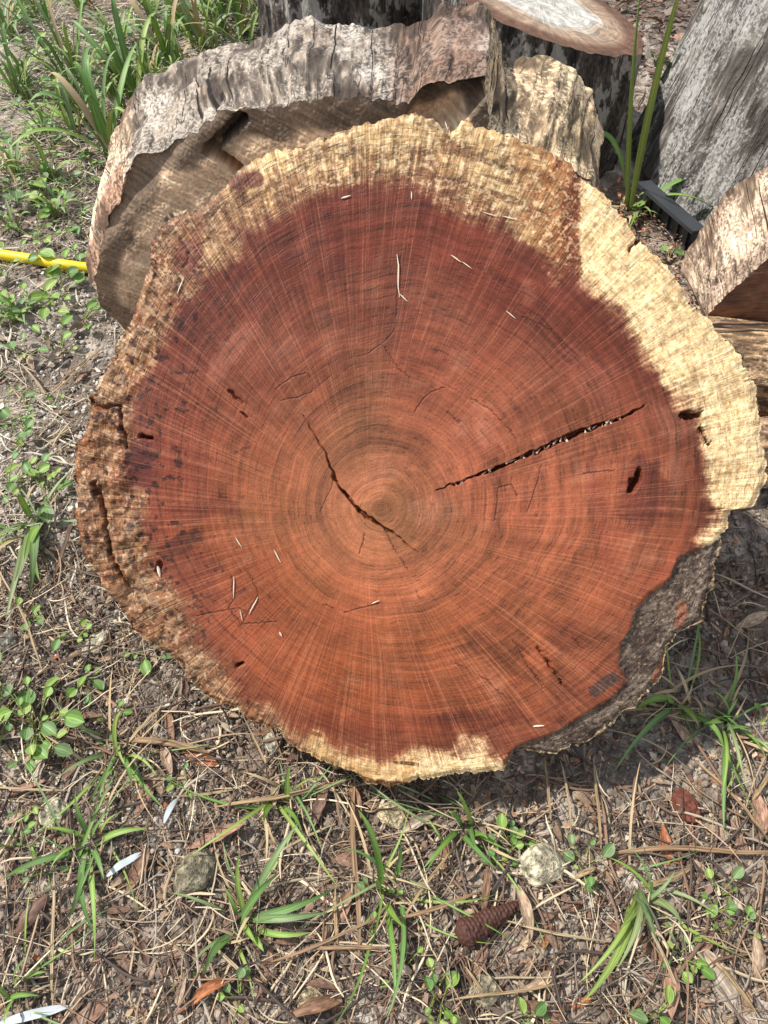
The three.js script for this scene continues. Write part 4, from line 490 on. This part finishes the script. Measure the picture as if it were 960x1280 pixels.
// dead leaves
const leafMats = [[0.44, 0.26, 0.18], [0.32, 0.18, 0.115], [0.54, 0.4, 0.29], [0.22, 0.13, 0.095], [0.56, 0.48, 0.4], [0.5, 0.19, 0.075]].map(c => { const t = tex(128, 128, (x, y, o) => { const v = Math.abs(x - 64), side = Math.abs(((y + v * 0.8) % 14) - 7) < 1 ? -25 : 0; const k = 215 + (vn(x * 0.1, y * 0.1, 950) - 0.5) * 110 + side + (v < 2 ? 30 : 0) + (vn(x * 0.5, y * 0.5, 951) - 0.5) * 40; o[0] = k; o[1] = k * 0.97; o[2] = k * 0.93; }, true); return new THREE.MeshStandardMaterial({ map: t, color: new THREE.Color(...c), roughness: 0.65, side: THREE.DoubleSide }); });
const deadGeos = []; for (let v = 0; v < 8; v++) { const pos = [], uv = [], idx = [], S = 14, curl = rr(-0.5, 0.7), bend = rr(-0.12, 0.2), W = rr(0.26, 0.4), asym = rr(-.1, .1); for (let i = 0; i <= S; i++) { const t = i / S, w = W * Math.pow(Math.sin(Math.PI * (0.03 + t * 0.95)), 0.8) * (1 - t * 0.25) + (i === 0 ? 0.01 : 0); for (let k = -3; k <= 3; k++) { const s = k / 3, wig = (vn(t * 7, s * 2 + v * 9, 960) - 0.5) * 0.07; pos.push(s * w * 0.5 * Math.cos(curl * s) + asym * t * (1 - t), Math.abs(s) ** 1.5 * w * curl * 0.6 + Math.sin(t * Math.PI) * bend + wig * Math.abs(s), t - 0.5); uv.push(s * 0.5 + 0.5, t); } } for (let i = 0; i < S; i++) for (let k = 0; k < 6; k++) { const o = i * 7 + k; idx.push(o, o + 7, o + 1, o + 1, o + 7, o + 8); } deadGeos.push(meshFrom(pos, uv, idx)); }
function deadLeaf(place, group, p, L, yaw, m, v = Math.floor(rnd() * 8), tiltA = 0.25) { const label = `${L > 0.055 ? 'large' : L > 0.04 ? 'medium' : 'small'} ${['tan brown', 'brown', 'pale tan', 'dark brown', 'greyish', 'orange'][m]} dead leaf ${place === 'shade' ? 'on the ground behind the stumps' : near(p.x, p.z)}`, o = top(new THREE.Mesh(deadGeos[v], leafMats[m]), 'dead_leaf', label, 'dead leaf', group); o.position.copy(p); o.rotation.set(rr(-tiltA, tiltA), yaw, rr(-tiltA, tiltA), 'YXZ'); o.scale.setScalar(L); }
const dl = 'front';
for (const [x, y, L, yaw, m] of [[268, 1045, .07, 1.2, 0], [172, 1088, .05, 0.4, 1], [208, 952, .045, -0.4, 2], [182, 995, .05, 0.2, 1], [148, 1205, .06, -0.6, 3], [105, 1230, .06, 0.3, 3], [372, 1172, .05, 1.4, 1], [345, 990, .04, 0, 2], [757, 1095, .042, 1.4, 2], [770, 1080, .05, 0.9, 1], [500, 1175, .045, 0.1, 3], [655, 1140, .055, -0.2, 2], [600, 1200, .04, 0.4, 1], [680, 1265, .05, 1.9, 1], [915, 1240, .085, -0.5, 4], [800, 1180, .07, -1.0, 1], [880, 1090, .04, -0.7, 2], [945, 1200, .05, 0.2, 2], [875, 1185, .055, 0.9, 1], [780, 1225, .045, 0.0, 4], [947, 1020, .06, 0.1, 0], [940, 775, .05, 1.2, 2], [720, 1255, .035, 1.3, 5], [685, 1170, .03, .5, 5], [40, 1145, .05, .6, 3], [230, 1205, .05, 1.2, 3], [425, 1140, .05, 0.5, 1], [550, 1080, .045, .3, 1], [65, 860, .05, .4, 2], [130, 860, .06, -.4, 2], [30, 985, .05, 1.2, 0], [400, 1010, .05, .3, 3], [395, 1260, .06, 1.3, 1], [840, 1240, .05, .3, 0], [110, 1270, .05, .9, 1], [330, 1215, .05, .2, 1]]) deadLeaf(dl, 'leaves in the front litter', gp(x, y, 0.009), L, -yaw, m);
for (let i = 0; i < 90; i++) { const x = rr(-0.5, 0.55), z = rr(-0.62, -0.03); if (z < -0.36 && x > -0.36) { continue; } deadLeaf(dl, 'leaves in the front litter', V(x, groundH(x, z) + rr(0.001, 0.008), z), rr(0.025, 0.055), rr(0, 6.28), Math.floor(rr(0, 5.3))); }
for (let i = 0; i < 130; i++) { const z = rr(-2.6, -0.6), x = rr(-1.3, -0.3); if (blocked(x, z)) continue; deadLeaf('left', 'leaves left of the slices', V(x, groundH(x, z) + rr(0.003, 0.012), z), rr(0.025, 0.06), rr(0, 6.28), pick([2, 4, 4, 0, 2, 1])); }
for (let i = 0; i < 60; i++) { const z = rr(-2.9, -1.9), x = rr(0.05, 1.3); if (blocked(x, z)) continue; deadLeaf('shade', 'leaves behind the stumps', V(x, groundH(x, z) + rr(0.003, 0.02), z), rr(0.04, 0.08), rr(0, 6.28), pick([1, 3, 3, 0]), undefined, 0.6); }

// straw, twigs, chips and grit: too many to count
function strawGeo(bend, seg = 6) { const pos = [], idx = []; for (let i = 0; i <= seg; i++) { const t = i / seg - 0.5, r = 0.5 * (1 - Math.pow(Math.abs(t) * 2, 4) * 0.6), y = bend[1] * (0.25 - t * t) * 0.5, x = bend[0] * (t * t - 0.1) + bend[2] * t * t * t; for (let k = 0; k < 4; k++) { const a = k / 4 * 6.283 + 0.78; pos.push(x, y, t); pos[pos.length - 3] += 0; /* radius goes in by scale below */ pos.push(); off.push([Math.cos(a) * r, Math.sin(a) * r * 0.6]); } } for (let i = 0; i < seg; i++) for (let k = 0; k < 4; k++) { const a = i * 4 + k, b = i * 4 + (k + 1) % 4; idx.push(a, a + 4, b, b, a + 4, b + 4); } return { pos, idx }; }
let off = [];
function strawVariant(bend, thin) { off = []; const { pos, idx } = strawGeo(bend); for (let i = 0; i < off.length; i++) { pos[i * 3] += off[i][0] * thin; pos[i * 3 + 1] += off[i][1] * thin; } return meshFrom(pos, null, idx); }
const strawMat = new THREE.MeshStandardMaterial({ roughness: 0.75 }), dummy = new THREE.Object3D(), cc = new THREE.Color();
const pal = { pale: [[0.62, 0.53, 0.4], [0.54, 0.46, 0.36], [0.7, 0.62, 0.48], [0.4, 0.33, 0.26], [0.5, 0.38, 0.23], [0.3, 0.25, 0.21], [0.6, 0.55, 0.48]], warm: [[0.4, 0.29, 0.18], [0.26, 0.165, 0.1], [0.5, 0.4, 0.26], [0.15, 0.095, 0.065], [0.07, 0.05, 0.04], [0.19, 0.11, 0.07], [0.6, 0.5, 0.35], [0.05, 0.036, 0.03], [0.3, 0.25, 0.2], [0.1, 0.07, 0.055]] };
const variants = []; for (let v = 0; v < 8; v++) variants.push([rr(-0.6, 0.6), rr(0, 0.16), rr(-1.2, 1.2)]);
const geoCache = variants.map((b, i) => strawVariant(b, [0.016, 0.022, 0.034, 0.06][i % 4]));
function straws(label, n, zone, L, lift, palette, keep) { const lists = geoCache.map(() => []); for (let i = 0; i < n; i++) { const x = rr(zone[0], zone[1]), z = rr(zone[2], zone[3]); if (blocked(x, z) || (keep && rnd() > keep(x, z))) continue; lists[Math.floor(rnd() * 8)].push([x, z]); }
  lists.forEach((l, v) => { const im = new THREE.InstancedMesh(geoCache[v], strawMat, l.length); l.forEach(([x, z], i) => { const s = rr(L[0], L[1]); dummy.position.set(x, groundH(x, z) + rr(0.0, lift), z); dummy.rotation.set(rr(-0.16, 0.16), rr(0, 6.283), rr(-1, 1), 'YXZ'); const k = rr(0.6, 1.3) * 0.06 / s; dummy.scale.set(s * k, s * k, s); dummy.updateMatrix(); im.setMatrixAt(i, dummy.matrix); const c = pick(palette), q = rr(0.75, 1.3); im.setColorAt(i, cc.setRGB(c[0] * q, c[1] * q, c[2] * q)); }); stuff(im, 'straw_litter', label, 'straw'); }); }
straws('loose dry straw and pine needles covering the ground in front', 8500, [-0.62, 0.62, -0.62, 0.1], [0.025, 0.11], 0.014, pal.warm, (x, z) => x > 0.1 + (fbm(x * 9, z * 9, 44, 2) - 0.5) * 0.2 && z < -0.26 ? 0.22 : 0.85);
straws('pale straw and twigs on sandy ground beside the slices', 9500, [-1.2, -0.25, -1.7, -0.5], [0.02, 0.1], 0.014, pal.pale, (x, z) => Math.max(0.06, 1.9 * (fbm(x * 5, z * 5, 41, 3) - 0.26) - (z > -0.9 && x > -0.52 ? 0.4 : 0)));
straws('dry straw over the ground far behind the slices', 10000, [-2.2, 0.4, -3.6, -1.6], [0.04, 0.16], 0.02, pal.pale);
straws('dark twigs and bark litter between the stumps', 5000, [0.2, 1.8, -3.2, -0.5], [0.02, 0.09], 0.016, pal.warm.filter(c => c[0] < 0.35));
// small broken leaves
const crumbs = (label, n, zone, size, palette) => [0, 3, 5].forEach(v => { const im = new THREE.InstancedMesh(deadGeos[v], crumbMat, n); for (let i = 0; i < n; i++) { let x, z; do { x = rr(zone[0], zone[1]); z = rr(zone[2], zone[3]); } while (blocked(x, z)); dummy.position.set(x, groundH(x, z) + rr(0.002, 0.01), z); dummy.rotation.set(rr(-0.5, 0.5), rr(0, 6.28), rr(-0.5, 0.5), 'YXZ'); const s = rr(size[0], size[1]); dummy.scale.set(s * rr(0.6, 1.2), s, s); dummy.updateMatrix(); im.setMatrixAt(i, dummy.matrix); const c = pick(palette), q = rr(0.7, 1.2); im.setColorAt(i, cc.setRGB(c[0] * q, c[1] * q, c[2] * q)); } stuff(im, 'broken_leaves', label, 'leaves'); });
const crumbMat = new THREE.MeshStandardMaterial({ map: leafMats[0].map, roughness: 0.75, side: THREE.DoubleSide });
crumbs('small broken brown leaves matted into the front litter', 420, [-0.6, 0.62, -0.6, 0.1], [0.012, 0.034], [[0.36, 0.24, 0.16], [0.24, 0.14, 0.1], [0.5, 0.38, 0.27], [0.16, 0.1, 0.075], [0.42, 0.32, 0.24]]);
crumbs('small broken pale leaves scattered over the sandy ground', 420, [-1.5, -0.25, -2.4, -0.5], [0.012, 0.036], [[0.5, 0.41, 0.32], [0.62, 0.54, 0.43], [0.38, 0.28, 0.2], [0.44, 0.4, 0.35]]);
// wood chips and grit
function flake(seed) { const n = 7, pos = [], idx = [], rad = []; for (let i = 0; i < n; i++) rad.push(0.5 * (0.35 + 0.65 * h2(i, seed, 5)) * (i % 3 ? 1 : 0.7)); const bend = h2(1, seed, 6) * 0.5 - 0.1;
  for (const t of [1, 0]) { for (let i = 0; i < n; i++) { const a = i / n * 6.283 + h2(i, seed, 7) * 0.5, x = Math.cos(a) * rad[i] * 1.25, z = Math.sin(a) * rad[i] * 0.7; pos.push(x, (t - 0.5) * 0.1 + bend * x * x + (h2(i, seed, 8) - 0.5) * 0.14, z); } pos.push(0, (t - 0.5) * 0.12, 0); }
  for (let i = 0; i < n; i++) { const j = (i + 1) % n; idx.push(n, j, i, 2 * n + 1, n + 1 + i, n + 1 + j, i, j, n + 1 + i, j, n + 1 + j, n + 1 + i); } return meshFrom(pos, null, idx).toNonIndexed(); }
const chipG = [1, 2, 3, 4, 5].map(s => { const g = flake(s * 13); g.computeVertexNormals(); return g; });
const gritG = new THREE.IcosahedronGeometry(1, 0);
function scatter(geo, name, label, cat, n, zone, size, palette, lift, keep) { if (Array.isArray(geo)) { for (const g of geo) scatter(g, name, label, cat, Math.round(n / geo.length), zone, size, palette, lift, keep); return; } const pts = []; for (let i = 0; i < n; i++) { const x = rr(zone[0], zone[1]), z = rr(zone[2], zone[3]); if (blocked(x, z) || (keep && rnd() > keep(x, z))) continue; pts.push([x, z]); } const im = new THREE.InstancedMesh(geo, strawMat, pts.length); pts.forEach(([x, z], i) => { const s = size[0] * Math.pow(size[1] / size[0], Math.pow(rnd(), 2)); dummy.position.set(x, groundH(x, z) + rr(0, lift), z); dummy.rotation.set(rr(-0.5, 0.5), rr(0, 6.28), rr(-0.5, 0.5)); dummy.scale.set(s, s * rr(0.6, 1), s * rr(0.6, 1.1)); dummy.updateMatrix(); im.setMatrixAt(i, dummy.matrix); const c = pick(palette), q = rr(0.7, 1.2); im.setColorAt(i, cc.setRGB(c[0] * q, c[1] * q, c[2] * q)); }); stuff(im, name, label, cat); }
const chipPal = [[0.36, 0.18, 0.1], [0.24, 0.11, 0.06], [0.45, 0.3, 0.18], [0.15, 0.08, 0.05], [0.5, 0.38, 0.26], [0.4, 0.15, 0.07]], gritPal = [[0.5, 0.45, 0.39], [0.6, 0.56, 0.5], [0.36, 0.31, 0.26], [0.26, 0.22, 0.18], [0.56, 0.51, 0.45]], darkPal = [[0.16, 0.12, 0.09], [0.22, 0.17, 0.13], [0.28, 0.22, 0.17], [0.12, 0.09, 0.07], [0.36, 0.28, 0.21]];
scatter(chipG, 'wood_chips', 'reddish wood chips strewn over the dark soil', 'wood chips', 3500, [-0.5, 0.65, -0.66, 0.1], [0.004, 0.018], chipPal, 0.008, (x, z) => x > 0 ? 1 : 0.35);
scatter(chipG, 'wood_chips', 'rusty wood chips heaped between slice and trunk', 'wood chips', 5000, [0.35, 0.85, -1.75, -0.95], [0.006, 0.022], chipPal, 0.03);
scatter(chipG, 'bark_litter', 'dark bark chips covering ground behind the stumps', 'bark chips', 5000, [0.1, 1.8, -3.6, -1.9], [0.015, 0.05], [[0.12, 0.08, 0.06], [0.08, 0.05, 0.04], [0.2, 0.11, 0.08], [0.25, 0.2, 0.16]], 0.03);
scatter(chipG, 'leaf_crumbs', 'pale crumbled leaf bits on the sandy ground', 'leaf bits', 8000, [-1.6, -0.2, -2.6, -0.4], [0.005, 0.022], [[0.55, 0.46, 0.36], [0.4, 0.32, 0.25], [0.68, 0.61, 0.5], [0.26, 0.2, 0.15]], 0.01);
scatter(chipG, 'leaf_crumbs', 'brown crumbled leaf flakes matted in the front litter', 'leaf bits', 4500, [-0.6, 0.62, -0.62, 0.1], [0.005, 0.022], [[0.3, 0.19, 0.13], [0.18, 0.11, 0.08], [0.4, 0.28, 0.19], [0.1, 0.07, 0.055], [0.5, 0.4, 0.3]], 0.01, (x, z) => x > 0.1 && z < -0.26 ? 0.4 : 1);
scatter(gritG, 'grit', 'coarse sand grains and clods on pale soil', 'grit', 14000, [-1.1, -0.2, -1.5, -0.2], [0.0012, 0.006], gritPal, 0.003);
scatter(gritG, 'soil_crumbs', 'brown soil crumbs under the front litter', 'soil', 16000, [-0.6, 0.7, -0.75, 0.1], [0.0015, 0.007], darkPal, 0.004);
scene.traverse(o => { if (o.isMesh) { o.castShadow = true; o.receiveShadow = true; } });
renderer.render(scene, camera);
